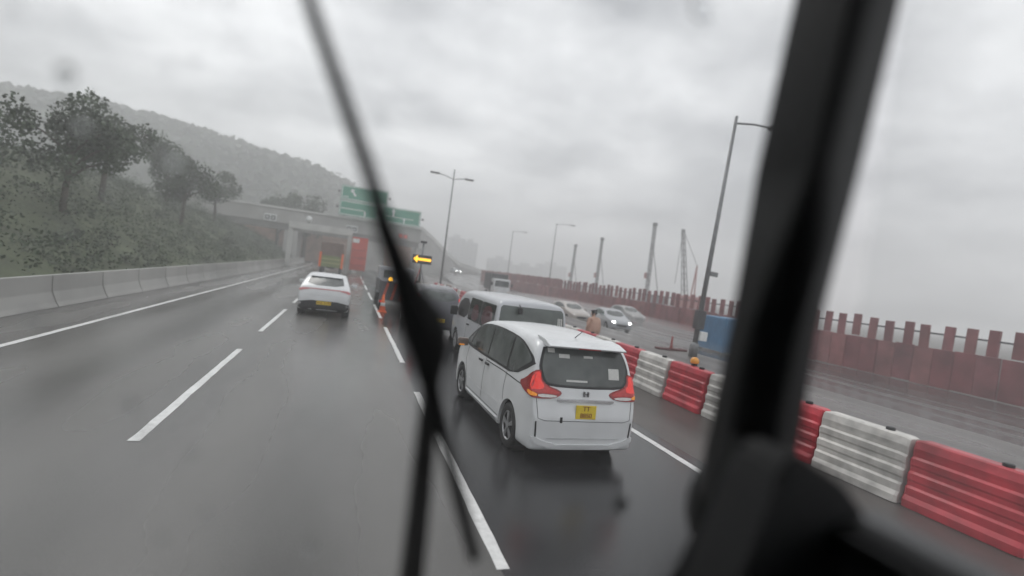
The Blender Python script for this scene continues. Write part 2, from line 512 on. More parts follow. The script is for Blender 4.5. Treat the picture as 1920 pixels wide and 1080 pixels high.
# the wood that covers it, one uncountable mass of leaf clumps
bm = bmesh.new()
hb = BVHTree.FromObject(hill, bpy.context.evaluated_depsgraph_get()) if False else None
for k in range(5200):
    x = random.uniform(-330, 36); y = random.uniform(205, 305)
    f = min(1.0, (y - 150) / 150.0); f = f * f * (3 - 2 * f)
    if y > 300: f = 1 - (y - 300) / 130.0
    z = -0.8 + (300 * hfun(x / 300.0) + 2.4) * f + 2.2 * mn.noise(Vector((x * .05, y * .05, 1.0))) * f
    if z < 1: continue
    s = random.uniform(1.2, 3.2)
    for q in range(4):
        c = Vector((x, y, z)) + Vector((random.uniform(-s, s), random.uniform(-s, s), random.uniform(-.3, s)))
        a = Vector((random.uniform(-1, 1), random.uniform(-1, 1), random.uniform(-.4, .4))).normalized() * s * .8
        b = a.cross(Vector((random.uniform(-1, 1), random.uniform(-1, 1), random.uniform(-1, 1)))).normalized() * s * .7
        bm.faces.new([bm.verts.new(c + a), bm.verts.new(c + b), bm.verts.new(c - a), bm.verts.new(c - b)])
w = from_bm('woodland', bm, leaf_m)
tag(w, 'dark green woodland covering the hazy hillside', 'woodland', kind='stuff')

bm = bmesh.new()
rows = []
for j in range(60):
    y = -40 + j * 3.2
    r = []
    for i, (x, z) in enumerate(((-8.5, -0.05), (-10, 0.1), (-14, 2.2), (-20, 5.0), (-28, 7.5), (-40, 9.0), (-70, 11.0))):
        r.append(bm.verts.new((x, y, z + (0.5 * mn.noise(Vector((x * .2, y * .2, 0))) if i > 1 else 0))))
    rows.append(r)
for a, b in zip(rows, rows[1:]):
    for i in range(6):
        bm.faces.new((a[i], a[i + 1], b[i + 1], b[i]))
tag(from_bm('grass_bank', bm, grass_m, smooth=True), kind='structure')

bm = bmesh.new()
for k in range(2600):
    x = -10.2 - 38 * random.random() ** 1.3; y = random.uniform(8, 112)
    zg = smooth_z = 0.1
    P_ = ((-8.5, -0.05), (-10, 0.1), (-14, 2.2), (-20, 5.0), (-28, 7.5), (-40, 9.0), (-70, 11.0))
    for (a, b), (c, d) in zip(P_, P_[1:]):
        if c <= x <= a: zg = b + (d - b) * (x - a) / (c - a)
    s = random.uniform(.35, 1.0) * (1.0 + .4 * mn.noise(Vector((x * .15, y * .15, 9))))
    hgt = s * random.uniform(.8, 1.7)
    for q in range(48):
        c = Vector((x, y, zg)) + Vector((random.gauss(0, .45) * s, random.gauss(0, .45) * s, random.uniform(0, hgt)))
        e = random.uniform(.035, .11)
        a = Vector((random.uniform(-1, 1), random.uniform(-1, 1), random.uniform(-.6, 1))).normalized() * e
        b = a.cross(Vector((random.uniform(-1, 1), random.uniform(-1, 1), random.uniform(-1, 1)))).normalized() * e * .6
        bm.faces.new([bm.verts.new(c + a), bm.verts.new(c + b), bm.verts.new(c - a), bm.verts.new(c - b)])
tag(from_bm('undergrowth', bm, leaf_m), 'dense green undergrowth covering the left bank', 'undergrowth', kind='stuff')

# ------------------------------------------------------------------ trees
def tree(loc, h, r, label, group, seed):
    rnd = random.Random(seed)
    root = empty('tree', loc)
    bm = bmesh.new()
    top = Vector((rnd.uniform(-.3, .3), rnd.uniform(-.3, .3), h * .6))
    b_tube(bm, [(0, 0, -.3), (top.x * .4, top.y * .4, h * .3), top], [h * .032, h * .024, h * .014], 8)
    tips = []
    for k in range(7):
        a = k * 2.4 + rnd.uniform(-.3, .3)
        s = Vector((top.x * .6, top.y * .6, h * rnd.uniform(.3, .58)))
        e = s + Vector((cos(a) * r * rnd.uniform(.5, .8), sin(a) * r * rnd.uniform(.5, .8), h * rnd.uniform(.1, .3)))
        b_tube(bm, [s, (s + e) / 2 + Vector((0, 0, .1 * h * .3)), e], [h * .013, h * .009, h * .004], 6)
        tips.append(e)
    from_bm('trunk', bm, bark_m, root, True)
    bm = bmesh.new()
    cl = tips + [top + Vector((0, 0, h * .2))] + [Vector((rnd.uniform(-r, r) * .7, rnd.uniform(-r, r) * .7, h * rnd.uniform(.45, .95))) for _ in range(14)]
    for c in cl:
        cr_ = r * rnd.uniform(.28, .45)
        for q in range(190):
            d = Vector((rnd.gauss(0, 1), rnd.gauss(0, 1), rnd.gauss(0, .8))).normalized() * cr_ * rnd.uniform(.5, 1.0)
            p = c + d
            s = r * rnd.uniform(.025, .06)
            a = Vector((rnd.uniform(-1, 1), rnd.uniform(-1, 1), rnd.uniform(-1, 1))).normalized() * s
            b = a.cross(Vector((rnd.uniform(-1, 1), rnd.uniform(-1, 1), rnd.uniform(-1, 1)))).normalized() * s * .7
            bm.faces.new([bm.verts.new(p + a), bm.verts.new(p + b), bm.verts.new(p - a), bm.verts.new(p - b)])
    from_bm('crown', bm, leaf_m, root)
    tag(root, label, 'tree', group)
    return root
TREES = [((-8.6, 108, 0.0), 12.6, 3.6, 'dark tree rising behind the portal beam below the hill'),
         ((-14, 112, 0.0), 13.0, 4.2, 'broad dark tree behind the portal beam, left of its neighbour'),
         ((-15, 34, 2.2), 6.5, 2.6, 'nearest leafy tree on the left grass bank'),
         ((-18, 46, 3.8), 7.5, 3.0, 'second leafy tree along the left grass bank'),
         ((-16, 58, 3.0), 6.5, 2.8, 'third leafy tree along the left grass bank'),
         ((-21, 70, 5.0), 8.0, 3.2, 'fourth leafy tree along the left grass bank'),
         ((-24, 27, 5.8), 7.0, 3.0, 'leafy tree high on the bank at the left edge'),
         ((-19, 84, 4.3), 7.5, 3.0, 'farthest leafy tree on the left grass bank')]
for i, (l, h, r, lab) in enumerate(TREES):
    tree(l, h, r, lab, 'trees on the left side', 50 + i)

# ------------------------------------------------------------------ vehicle builder
def smooth_interp(P, y):
    for (a, b), (c, d) in zip(P, P[1:]):
        if y <= c:
            t = (y - a) / (c - a)
            t = max(0.0, min(1.0, t))
            return b + (d - b) * t
    return P[-1][1]

RT = [.03, .1, .2, .32, .45, .57, .68, .78, .87, .94]
def car_body(stations, g, arches, m, parent, crown=0.02, sub=1, rtop=0.08):
    bm = bmesh.new()
    rings = []
    for y, zb, zt, w in stations:
        W = lambda z: w * smooth_interp(g, z)
        half = [(0, zb), (.55 * w, zb), (W(zb) - .06, zb)]
        for t in RT:
            z = zb + (zt - zb) * t
            half.append((W(z), z))
        r = min(rtop, .2 * (zt - zb))
        wt = W(zt)
        half += [(wt - .30 * r, zt - .28 * r), (wt - 1.0 * r, zt), (wt * .62, zt + crown * .6), (wt * .3, zt + crown * .92), (0, zt + crown)]
        rings.append((y, half))
    V = []
    nh = len(rings[0][1])
    for y, half in rings:
        right = [bm.verts.new((x, y, z)) for x, z in half]
        left = [right[0]] + [bm.verts.new((-x, y, z)) for x, z in half[1:-1]] + [right[-1]]
        V.append((right, left))
    for (r0, l0), (r1, l1) in zip(V, V[1:]):
        for i in range(nh - 1):
            bm.faces.new((r0[i], r0[i + 1], r1[i + 1], r1[i]))
            f = [l0[i], l1[i], l1[i + 1], l0[i + 1]]
            bm.faces.new(f)
    for (r, l) in (V[0], V[-1]):
        for i in range(nh - 1):
            f = []
            for v in (r[i], r[i + 1], l[i + 1], l[i]):
                if v not in f: f.append(v)
            bm.faces.new(f)
    o = from_bm('body', bm, m, None, True)
    md = o.modifiers.new('s', 'SUBSURF'); md.levels = sub; md.render_levels = sub
    cut = None
    if arches:
        cb = bmesh.new()
        for y, z, r, x0, x1 in arches:
            for s in (-1, 1):
                a, b = sorted((s * x0, s * x1))
                b_lathe(cb, [(r, a), (r, b)], 'X', 28, (0, y, z))
        cut = from_bm('cut', cb, m)
        bo = o.modifiers.new('b', 'BOOLEAN'); bo.operation = 'DIFFERENCE'; bo.object = cut; bo.solver = 'EXACT'
    bpy.context.view_layer.update()
    dg = bpy.context.evaluated_depsgraph_get()
    me = bpy.data.meshes.new_from_object(o.evaluated_get(dg))
    bpy.data.objects.remove(o)
    if cut: bpy.data.objects.remove(cut)
    me.materials.clear()
    me.materials.append(m)
    ob = link('body', me, None, parent, True)
    try:
        me.set_sharp_from_angle(angle=R(38))
    except Exception:
        pass
    b2 = bmesh.new(); b2.from_mesh(me)
    tree_ = BVHTree.FromBMesh(b2)
    b2.free()
    return ob, tree_

h2 = 2 ** -.5
DIRS = {'left_corner': (Vector((h2, -h2, 0)), Vector((0, 0, 1)), Vector((h2, h2, 0)), Vector((-4 * h2, -4 * h2, 0))),
        'right_corner': (Vector((-h2, -h2, 0)), Vector((0, 0, 1)), Vector((-h2, h2, 0)), Vector((4 * h2, -4 * h2, 0))),
        'left': (Vector((0, 1, 0)), Vector((0, 0, 1)), Vector((1, 0, 0)), Vector((-4, 0, 0))),
        'right': (Vector((0, 1, 0)), Vector((0, 0, 1)), Vector((-1, 0, 0)), Vector((4, 0, 0))),
        'rear': (Vector((1, 0, 0)), Vector((0, 0, 1)), Vector((0, 1, 0)), Vector((0, -4, 0))),
        'front': (Vector((1, 0, 0)), Vector((0, 0, 1)), Vector((0, -1, 0)), Vector((0, 12, 0)))}
def patch(name, bvh, poly, side, m, parent, off=0.006, step=0.07, rnd=0, deep=0.012):
    """a thin panel that follows the body: an outline in side or end view laid on its surface"""
    if rnd: poly = chaikin(poly, rnd)
    U, V, D, O = DIRS[side]
    bm = bmesh.new()
    f = bm.faces.new([bm.verts.new((a, b, 0)) for a, b in poly])
    bmesh.ops.triangulate(bm, faces=bm.faces[:])
    for ax in (0, 1):
        lo = min(p[ax] for p in poly); hi = max(p[ax] for p in poly)
        s = lo + step
        while s < hi - 0.01:
            co = (s, 0, 0) if ax == 0 else (0, s, 0)
            no = (1, 0, 0) if ax == 0 else (0, 1, 0)
            bmesh.ops.bisect_plane(bm, geom=bm.verts[:] + bm.edges[:] + bm.faces[:], plane_co=co, plane_no=no, dist=1e-5)
            s += step
    for v in bm.verts:
        o = O + U * v.co.x + V * v.co.y
        h = bvh.ray_cast(o, D)
        if h[0] is None:
            h = bvh.find_nearest(o + D * 3.5)
        n = h[1] if h[1].dot(D) < 0 else -h[1]
        v.co = h[0] + (n * .75 - D * .25) * off
    bd = [e for e in bm.edges if e.is_boundary]
    ex = bmesh.ops.extrude_edge_only(bm, edges=bd)
    for v in ex['geom']:
        if isinstance(v, bmesh.types.BMVert):
            v.co += D * deep
    me = bpy.data.meshes.new(name)
    bmesh.ops.recalc_face_normals(bm, faces=bm.faces[:])
    bm.to_mesh(me); bm.free()
    o = link(name, me, m, parent, True)
    try: me.set_sharp_from_angle(angle=R(40))
    except Exception: pass
    return o

def seam(name, bvh, pts, side, parent, w=0.008, m=None):
    poly_l, poly_r = [], []
    for i, p in enumerate(pts):
        a = pts[max(0, i - 1)]; b = pts[min(len(pts) - 1, i + 1)]
        d = Vector((b[0] - a[0], b[1] - a[1])).normalized(); n = Vector((-d.y, d.x)) * w / 2
        poly_l.append((p[0] + n.x, p[1] + n.y)); poly_r.append((p[0] - n.x, p[1] - n.y))
    return patch(name, bvh, poly_l + poly_r[::-1], side, m or black_trim, parent, 0.003, 0.1, 0, 0.004)

def wheel(parent, x, y, r, wd, side, spokes=6, rim_m=None):
    prof = [(r * .62, -wd * .18), (r * .66, -wd * .47), (r * .70, -wd / 2), (r * .93, -wd / 2), (r * .985, -wd * .42), (r, -wd * .25), (r, wd * .25), (r * .985, wd * .42), (r * .93, wd / 2), (r * .70, wd / 2), (r * .66, wd * .47), (r * .62, wd * .18)]
    w = lathe('wheel', prof, rubber, parent, 'X', 28)
    w.location = (x, y, r)
    bm = bmesh.new()
    s = side
    b_lathe(bm, [(r * .67, s * wd * .44), (r * .64, s * wd * .46), (r * .6, s * wd * .38)], 'X', 24, cap=False)
    for k in range(spokes):
        a = 2 * pi * k / spokes + .2
        for off in (-.1, .1):
            u = Vector((0, cos(a + off), sin(a + off))); p = Vector((0, -sin(a), cos(a)))
            v = [bm.verts.new(Vector((s * wd * q, 0, 0)) + u * rr + p * pp) for rr, pp, q in
                 ((r * .1, -.014, .46), (r * .62, -.014, .45), (r * .62, .014, .45), (r * .1, .014, .46),
                  (r * .1, -.014, .36), (r * .62, -.014, .36), (r * .62, .014, .36), (r * .1, .014, .36))]
            for f in ((0, 1, 2, 3), (4, 5, 6, 7), (0, 1, 5, 4), (1, 2, 6, 5), (2, 3, 7, 6), (3, 0, 4, 7)):
                bm.faces.new([v[i] for i in f])
    b_lathe(bm, [(r * .15, s * wd * .3), (r * .15, s * wd * .48)], 'X', 14)
    rim = from_bm('rim', bm, rim_m or alloy, w)
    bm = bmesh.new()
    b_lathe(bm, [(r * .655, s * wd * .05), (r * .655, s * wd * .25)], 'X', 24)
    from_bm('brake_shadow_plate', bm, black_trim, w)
    bpy.data.objects[w.name]
    return w

def arch_liner(parent, y, z, r, x0, x1, name='wheel_arch'):
    bm = bmesh.new()
    a, b = sorted((x0, x1))
    b_lathe(bm, [(r - .01, a), (r - .01, b)], 'X', 24, (0, y, z))
    # open the outside: keep only an inner cup
    for f in list(bm.faces):
        c = f.calc_center_median()
        if abs(abs(c.x) - max(abs(x0), abs(x1))) < .01: bm.faces.remove(f)
    return from_bm(name, bm, black_trim, parent)

def number_plate(parent, x, y, z, w, h, rows, tilt=0.0, flip=False):
    p = box('number_plate', -w / 2, w / 2, -.006, .006, -h / 2, h / 2, plate_yellow, parent, .004, 1)
    p.location = (x, y, z)
    p.rotation_euler = (tilt, 0, pi if flip else 0)
    n = len(rows)
    for i, t in enumerate(rows):
        me = text_mesh(t, h / n * .98)
        o = link('lettering', me, plate_ink, p)
        o.rotation_euler = (R(90), 0, 0)
        o.location = (0, -.0085, h / 2 - h * (i + .5) / n)
    return p

# ------------------------------------------------------------------ the white people carrier
def people_carrier():
    t = empty('people_carrier', (3.28, 6.19, 0.0), R(2.2))
    g = [(0.18, .985), (.35, 1.0), (.6, 1.0), (.8, .995), (.95, .975), (1.12, .945), (1.3, .905), (1.5, .85), (1.62, .81), (1.75, .77)]
    st = [(0.0, .27, .58, .70), (.012, .225, .68, .755), (.05, .20, .80, .785), (.085, .195, .95, .80), (.12, .20, 1.07, .808), (.17, .195, 1.22, .82),
          (.24, .19, 1.40, .832), (.31, .19, 1.535, .84), (.38, .185, 1.598, .845), (.55, .18, 1.635, .85), (1.0, .18, 1.665, .85), (1.6, .18, 1.675, .85), (2.2, .18, 1.66, .85),
          (2.65, .18, 1.61, .85), (2.95, .18, 1.53, .85), (3.3, .18, 1.32, .848), (3.62, .18, 1.10, .845), (3.85, .19, 1.0, .83), (4.08, .2, .9, .79), (4.22, .23, .76, .72), (4.27, .3, .62, .62)]
    r = .315
    ya, yb = .74, 3.43
    body, bv = car_body(st, g, [(ya, r, r + .055, .58, 1.2), (yb, r, r + .055, .58, 1.2)], paint_white, t, crown=.03)
    for y in (ya, yb):
        for s in (-1, 1):
            wheel(t, s * .745, y, r, .19, s, 5)
            arch_liner(t, y, r, r + .055, s * .60, s * .80)
    # greenhouse
    for side in ('left', 'right'):
        patch('window_trim', bv, chaikin([(3.55, 1.05), (3.0, 1.45), (2.62, 1.555), (1.9, 1.59), (1.15, 1.575), (.75, 1.535), (.22, 1.37), (.24, 1.28), (.78, 1.04), (1.6, 1.04), (2.6, 1.03)], 1), side, black_trim, t, .004)
        patch('front_door_window', bv, [(3.12, 1.085), (2.86, 1.45), (2.6, 1.53), (2.13, 1.56), (2.07, 1.07)], side, car_glass, t, .008)
        patch('quarter_light', bv, [(3.42, 1.085), (3.17, 1.085), (2.98, 1.40)], side, car_glass, t, .008)
        patch('sliding_door_window', bv, [(2.02, 1.075), (2.07, 1.56), (1.7, 1.565), (1.16, 1.55), (1.10, 1.075)], side, car_glass, t, .008)
        patch('rear_side_window', bv, [(1.04, 1.075), (1.09, 1.545), (.82, 1.515), (.55, 1.44), (.36, 1.365), (.33, 1.335), (.36, 1.30), (.60, 1.17), (.80, 1.075)], side, car_glass, t, .008)
        seam('door_seam', bv, [(2.09, 1.03), (2.10, .75), (2.08, .32)], side, t)
        seam('door_seam', bv, [(3.2, 1.03), (3.24, .8), (3.05, .5), (3.0, .32)], side, t)
        seam('door_seam', bv, [(1.06, 1.05), (1.06, .75), (1.02, .6)], side, t)
        seam('slide_rail', bv, [(2.05, .99), (1.2, 1.0), (.42, .985)], side, t, .014)
        seam('sill_line', bv, [(2.98, .33), (1.15, .33)], side, t, .012)
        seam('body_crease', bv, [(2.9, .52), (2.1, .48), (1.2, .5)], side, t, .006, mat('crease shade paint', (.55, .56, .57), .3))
        x = -.86 if side == 'left' else .86
        for y in (2.28, 1.93):
            h = box('door_handle', -.018, .018, -.085, .085, -.018, .018, black_trim if True else chrome, t, .012, 2)
            h.location = (x, y, .955)
        patch('side_skirt', bv, [(3.04, .20), (3.0, .29), (1.1, .29), (1.08, .20)], side, paint_white, t, .02, .12, 0, .03)
        mi = box('door_mirror', -.1, .1, -.055, .055, -.075, .075, mat('brownish mirror shell', (.16, .12, .10), .3), t, .04, 3)
        mi.location = (-.98 if side == 'left' else .98, 3.12, 1.12)
        box('mirror_lamp', -.05, .05, -.01, .01, -.014, .014, amber_lens, mi, .006, 1).location = (-.03 if side == 'left' else .03, -.056, -.05)
        # rear lamps: an upright blade by the glass and a foot that wraps the corner
        s = -1 if side == 'left' else 1
        dg_ = side + '_corner'
        la = patch('rear_lamp', bv, chaikin([(-.93, 1.03), (-.80, 1.10), (-.665, 1.235), (-.60, 1.25), (-.57, 1.13), (-.50, 1.055), (-.35, 1.0), (-.315, .95), (-.38, .895), (-.55, .885), (-.70, .91), (-.86, .965)], 1), dg_, red_lens_dim, t, .016, .05, 0, .03)
        patch('brake_lens', bv, chaikin([(-.675, 1.205), (-.605, 1.235), (-.575, 1.12), (-.50, 1.04), (-.36, .985), (-.34, .955), (-.47, .955), (-.66, .97), (-.70, 1.0)], 1), dg_, red_foot, la, .021, .05, 0, .01)
        patch('tail_lens', bv, chaikin([(-.665, 1.20), (-.605, 1.23), (-.575, 1.11), (-.52, 1.05), (-.53, 1.0), (-.68, 1.0)], 1), dg_, red_lens, la, .025, .05, 0, .01)
        patch('indicator_lens', bv, chaikin([(-.72, .985), (-.70, .93), (-.57, .91), (-.58, .955)], 1), dg_, amber_lens, la, .026, .04, 0, .01)
        patch('reversing_lens', bv, chaikin([(-.565, .95), (-.56, .905), (-.38, .905), (-.36, .935)], 1), dg_, clear_lens, la, .026, .04, 0, .01)
        # bumper vent and its blade
        patch('bumper_vent', bv, [(s * .735, .60), (s * .715, .60), (s * .70, .40), (s * .722, .38)], 'rear', black_trim, t, .006, .04)
        patch('bumper_blade', bv, chaikin([(s * .76, .42), (s * .58, .335), (s * .42, .31), (s * .42, .275), (s * .6, .27), (s * .765, .33)], 1), 'rear', paint_white, t, .022, .05, 0, .03)
    # tailgate
    patch('window_surround', bv, chaikin([(-.60, 1.575), (.60, 1.575), (.665, 1.42), (.70, 1.26), (.66, 1.10), (.58, 1.045), (0, 1.03), (-.58, 1.045), (-.66, 1.10), (-.70, 1.26), (-.665, 1.42)], 1), 'rear', black_trim, t, .004)
    rw = patch('rear_window', bv, chaikin([(-.57, 1.555), (.57, 1.555), (.635, 1.40), (.655, 1.27), (.61, 1.12), (.54, 1.075), (0, 1.06), (-.54, 1.075), (-.61, 1.12), (-.655, 1.27), (-.635, 1.40)], 1), 'rear', car_glass, t, .009)
    for a, b, c, d in ((-.56, -.46, 1.475, 1.53), (-.40, -.24, 1.415, 1.465), (.36, .53, 1.17, 1.315), (-.30, .02, 1.115, 1.14), (-.02, .12, 1.43, 1.46)):
        patch('sticker' if c > 1.12 and d - c > .045 else 'window_label', bv, [(a, c), (b, c), (b, d), (a, d)], 'rear', paper, rw, .013, .06, 0, .003)
    tube('wiper', [(0.02, .125, 1.06), (-.16, .145, 1.13), (-.33, .16, 1.17)], .008, black_trim, t, 6)
    prism('roof_spoiler', [(.13, 1.585), (.16, 1.562), (.30, 1.562), (.62, 1.652), (.60, 1.668), (.34, 1.645)], -.60, .60, paint_white, t, 'YZ', .008)
    box('brake_light', -.17, .17, .12, .131, 1.568, 1.58, red_lens_dim, t)
    seam('tailgate_seam', bv, [(-.735, .92), (-.70, .64), (-.6, .61), (.6, .61), (.70, .64), (.735, .92)], 'rear', t, .007)
    g1 = prism('garnish', [(-.42, .90), (.42, .90), (.44, .875), (.40, .855), (-.40, .855), (-.44, .875)], .035, .09, chrome, t, 'XZ', .006)
    em = empty('emblem_group') if False else None
    bm = bmesh.new()
    for x in (-.03, .03):
        b_box(bm, x - .008, x + .008, .055, .09, .935, 1.0)
    b_box(bm, -.022, .022, .057, .09, .96, .974)
    from_bm('emblem', bm, mat('dark chrome', (.25, .25, .26), .25, metal=.9), t)
    number_plate(t, .0, .012, .735, .31, .185, ['TT', '8850'], R(-4))
    patch('tow_cover', bv, [(-.38, .66), (-.345, .66), (-.345, .585), (-.38, .585)], 'rear', black_trim, t, .005, .03)
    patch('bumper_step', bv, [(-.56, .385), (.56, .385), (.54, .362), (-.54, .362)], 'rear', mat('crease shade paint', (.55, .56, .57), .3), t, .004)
    patch('lower_lip', bv, chaikin([(-.60, .30), (.60, .30), (.52, .235), (-.52, .235)], 1), 'rear', paint_white, t, .022, .06, 0, .03)
    box('underbody', -.66, .66, .18, 4.0, .16, .3, black_trim, t, .03, 1)
    tube('exhaust_pipe', [(.48, .06, .22), (.48, .35, .22)], .03, dark_steel, t, 10)
    tube('aerial', [(0, .62, 1.66), (0, .42, 1.78)], [.008, .004], black_trim, t, 6)
    tag(t, 'white people carrier in the right lane with red tail lamps and yellow number plate', 'car')
    return t
people_carrier()

# ------------------------------------------------------------------ the van in front of it
def van():
    t = empty('van', (4.25, 11.25, 0.0), R(1.0))
    g = [(.2, .96), (.5, 1.0), (.95, 1.0), (1.1, .985), (1.5, .945), (1.75, .90), (1.9, .86)]
    st = [(0, .42, .75, .86), (.02, .34, 1.15, .91), (.05, .30, 1.5, .925), (.09, .28, 1.76, .93), (.15, .27, 1.84, .935), (.3, .26, 1.875, .94), (1.2, .25, 1.895, .94), (2.6, .25, 1.895, .94), (3.4, .25, 1.87, .94),
          (3.7, .25, 1.78, .94), (4.0, .25, 1.5, .935), (4.3, .26, 1.18, .92), (4.55, .28, 1.0, .89), (4.68, .33, .8, .84), (4.7, .4, .7, .8)]
    r = .33
    ya, yb = .95, 3.75
    body, bv = car_body(st, g, [(ya, r, r + .06, .65, 1.3), (yb, r, r + .06, .65, 1.3)], paint_van, t, crown=.03, rtop=.1)
    for y in (ya, yb):
        for s in (-1, 1):
            wheel(t, s * .83, y, r, .19, s, 8)
            arch_liner(t, y, r, r + .06, s * .68, s * .9)
    for side in ('left', 'right'):
        for nm, a, b in (('rear_side_window', .16, 1.30), ('middle_side_window', 1.38, 2.52)):
            c_ = [(a, 1.16), (a + .04, 1.11), (b - .04, 1.11), (b, 1.16), (b - .02, 1.66), (b - .06, 1.71), (a + .10, 1.71), (a + .06, 1.66)]
            patch(nm, bv, c_, side, glass_van, t, .007)
        patch('front_door_window', bv, chaikin([(2.58, 1.10), (3.95, 1.10), (3.62, 1.62), (2.6, 1.66)], 1), side, black_trim, t, .007)
        seam('door_seam', bv, [(2.56, 1.75), (2.56, .4)], side, t)
        seam('door_seam', bv, [(1.34, 1.75), (1.34, .4)], side, t)
        seam('door_rail', bv, [(1.3, 1.02), (.1, 1.02)], side, t, .016)
        s = -1 if side == 'left' else 1
        h = box('door_handle', -.018, .018, -.08, .08, -.018, .018, black_trim, t, .012, 2)
        h.location = (s * .955, 2.35, .98)
        mi = box('door_mirror', -.11, .11, -.06, .06, -.14, .14, black_trim, t, .05, 3)
        mi.location = (s * 1.06, 3.72, 1.22)
        patch('rear_lamp', bv, [(s * .905, 1.05), (s * .80, 1.05), (s * .80, .72), (s * .895, .72)], 'rear', red_lens_dim, t, .012, .06, 0, .02)
    patch('rear_window', bv, [(-.84, 1.05), (.84, 1.05), (.845, 1.12), (.79, 1.69), (.74, 1.745), (-.74, 1.745), (-.79, 1.69), (-.845, 1.12)], 'rear', glass_van, t, .008)
    for k in range(3):
        patch('window_label', bv, [(.66 + k * .045, 1.36), (.685 + k * .045, 1.36), (.675 + k * .045, 1.56), (.65 + k * .045, 1.56)], 'rear', paper, t, .012, .08, 0, .003)
    m_ = box('rear_view_mirror', -.055, .055, -.05, .05, -.08, .08, black_trim, t, .03, 2)
    m_.location = (-.36, -.05, 1.66)
    tube('mirror_stalk', [(-.36, .05, 1.79), (-.36, -.05, 1.73)], .014, black_trim, t, 6)
    seam('tailgate_seam', bv, [(-.78, .55), (.78, .55)], 'rear', t)
    number_plate(t, 0, -.005, .70, .32, .19, ['HV', '3816'])
    tag(t, 'silver-white van ahead of the white people carrier, seen above its roof', 'van')
    # something pink behind the rear side glass, under a second clear pane
    patch('window_curtain', bv, chaikin([(.35, 1.15), (1.15, 1.14), (1.2, 1.4), (1.05, 1.62), (.6, 1.66), (.32, 1.45)], 2), 'left', pink_m, t, .010, .07, 0, .004)
    patch('window_curtain', bv, chaikin([(1.55, 1.15), (2.2, 1.14), (2.15, 1.5), (1.8, 1.60), (1.5, 1.4)], 2), 'left', pink_m, t, .010, .07, 0, .004)
    patch('outer_pane', bv, [(.16, 1.13), (2.52, 1.13), (2.48, 1.70), (.22, 1.70)], 'left', outer_pane_m, t, .02)
    return t
V = van()
# ------------------------------------------------------------------ white coupe style SUV ahead on the left
def suv():
    t = empty('suv', (-.70, 20.2, 0), R(0))
    g = [(.2, .94), (.5, .99), (.8, 1.0), (1.0, .975), (1.1, .94), (1.35, .83), (1.55, .74)]
    st = [(0, .34, .62, .80), (.02, .27, .80, .87), (.06, .24, .96, .91), (.12, .23, 1.06, .93), (.25, .22, 1.13, .94), (.5, .22, 1.27, .945), (.8, .22, 1.42, .945), (1.1, .22, 1.51, .945), (1.6, .22, 1.57, .945), (2.2, .22, 1.575, .945), (2.8, .22, 1.47, .945),
          (3.3, .22, 1.22, .945), (3.6, .22, 1.05, .94), (4.2, .24, .98, .92), (4.5, .28, .85, .87), (4.65, .36, .7, .75)]
    r = .35
    ya, yb = .88, 3.6
    body, bv = car_body(st, g, [(ya, r, r + .06, .65, 1.3), (yb, r, r + .06, .65, 1.3)], paint_white, t, crown=.025)
    for y in (ya, yb):
        for s in (-1, 1):
            wheel(t, s * .83, y, r, .23, s, 5)
            arch_liner(t, y, r, r + .06, s * .68, s * .88)
    for side in ('left', 'right'):
        s = -1 if side == 'left' else 1
        patch('side_window', bv, chaikin([(.75, 1.13), (3.2, 1.08), (2.75, 1.38), (2.1, 1.5), (1.5, 1.49), (1.0, 1.36)], 1), side, car_glass, t, .006)
        la = patch('rear_lamp', bv, chaikin([(s * .90, 1.02), (s * .55, 1.045), (s * .55, .985), (s * .70, .97), (s * .905, .90)], 1), 'rear', mat('pale red lens', (.52, .19, .19), .2, var=.1, coat=.5), t, .012, .05, 0, .02)
        patch('corner_vent', bv, chaikin([(s * .88, .56), (s * .78, .50), (s * .80, .43), (s * .89, .36)], 1), 'rear', chrome, t, .016, .05, 0, .02)
        mi = box('door_mirror', -.11, .11, -.06, .06, -.07, .07, paint_white, t, .04, 3)
        mi.location = (s * 1.06, 3.0, 1.1)
    patch('light_bar', bv, [(-.55, 1.04), (.55, 1.04), (.55, 1.01), (-.55, 1.01)], 'rear', mat('pale red lens', (.62, .16, .16), .2), t, .012, .06, 0, .02)
    patch('rear_window', bv, chaikin([(-.66, 1.15), (.66, 1.15), (.60, 1.40), (.55, 1.49), (-.55, 1.49), (-.60, 1.40)], 1), 'rear', car_glass, t, .006)
    prism('roof_spoiler', [(.78, 1.47), (.80, 1.445), (1.2, 1.52), (1.2, 1.56)], -.56, .56, paint_white, t, 'YZ', .006)
    patch('lower_bumper', bv, chaikin([(-.90, .60), (.90, .60), (.88, .30), (.7, .235), (-.7, .235), (-.88, .30)], 1), 'rear', black_trim, t, .01, .06, 0, .02)
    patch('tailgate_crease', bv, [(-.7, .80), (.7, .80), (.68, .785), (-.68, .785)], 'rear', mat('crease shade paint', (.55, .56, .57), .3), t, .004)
    number_plate(t, .0, -.012, .52, .52, .13, ['WK 5190'])
    box('underbody', -.72, .72, .2, 4.3, .18, .32, black_trim, t, .03, 1)
    tag(t, 'white sloping-backed SUV driving ahead in the left lane', 'car')
suv()

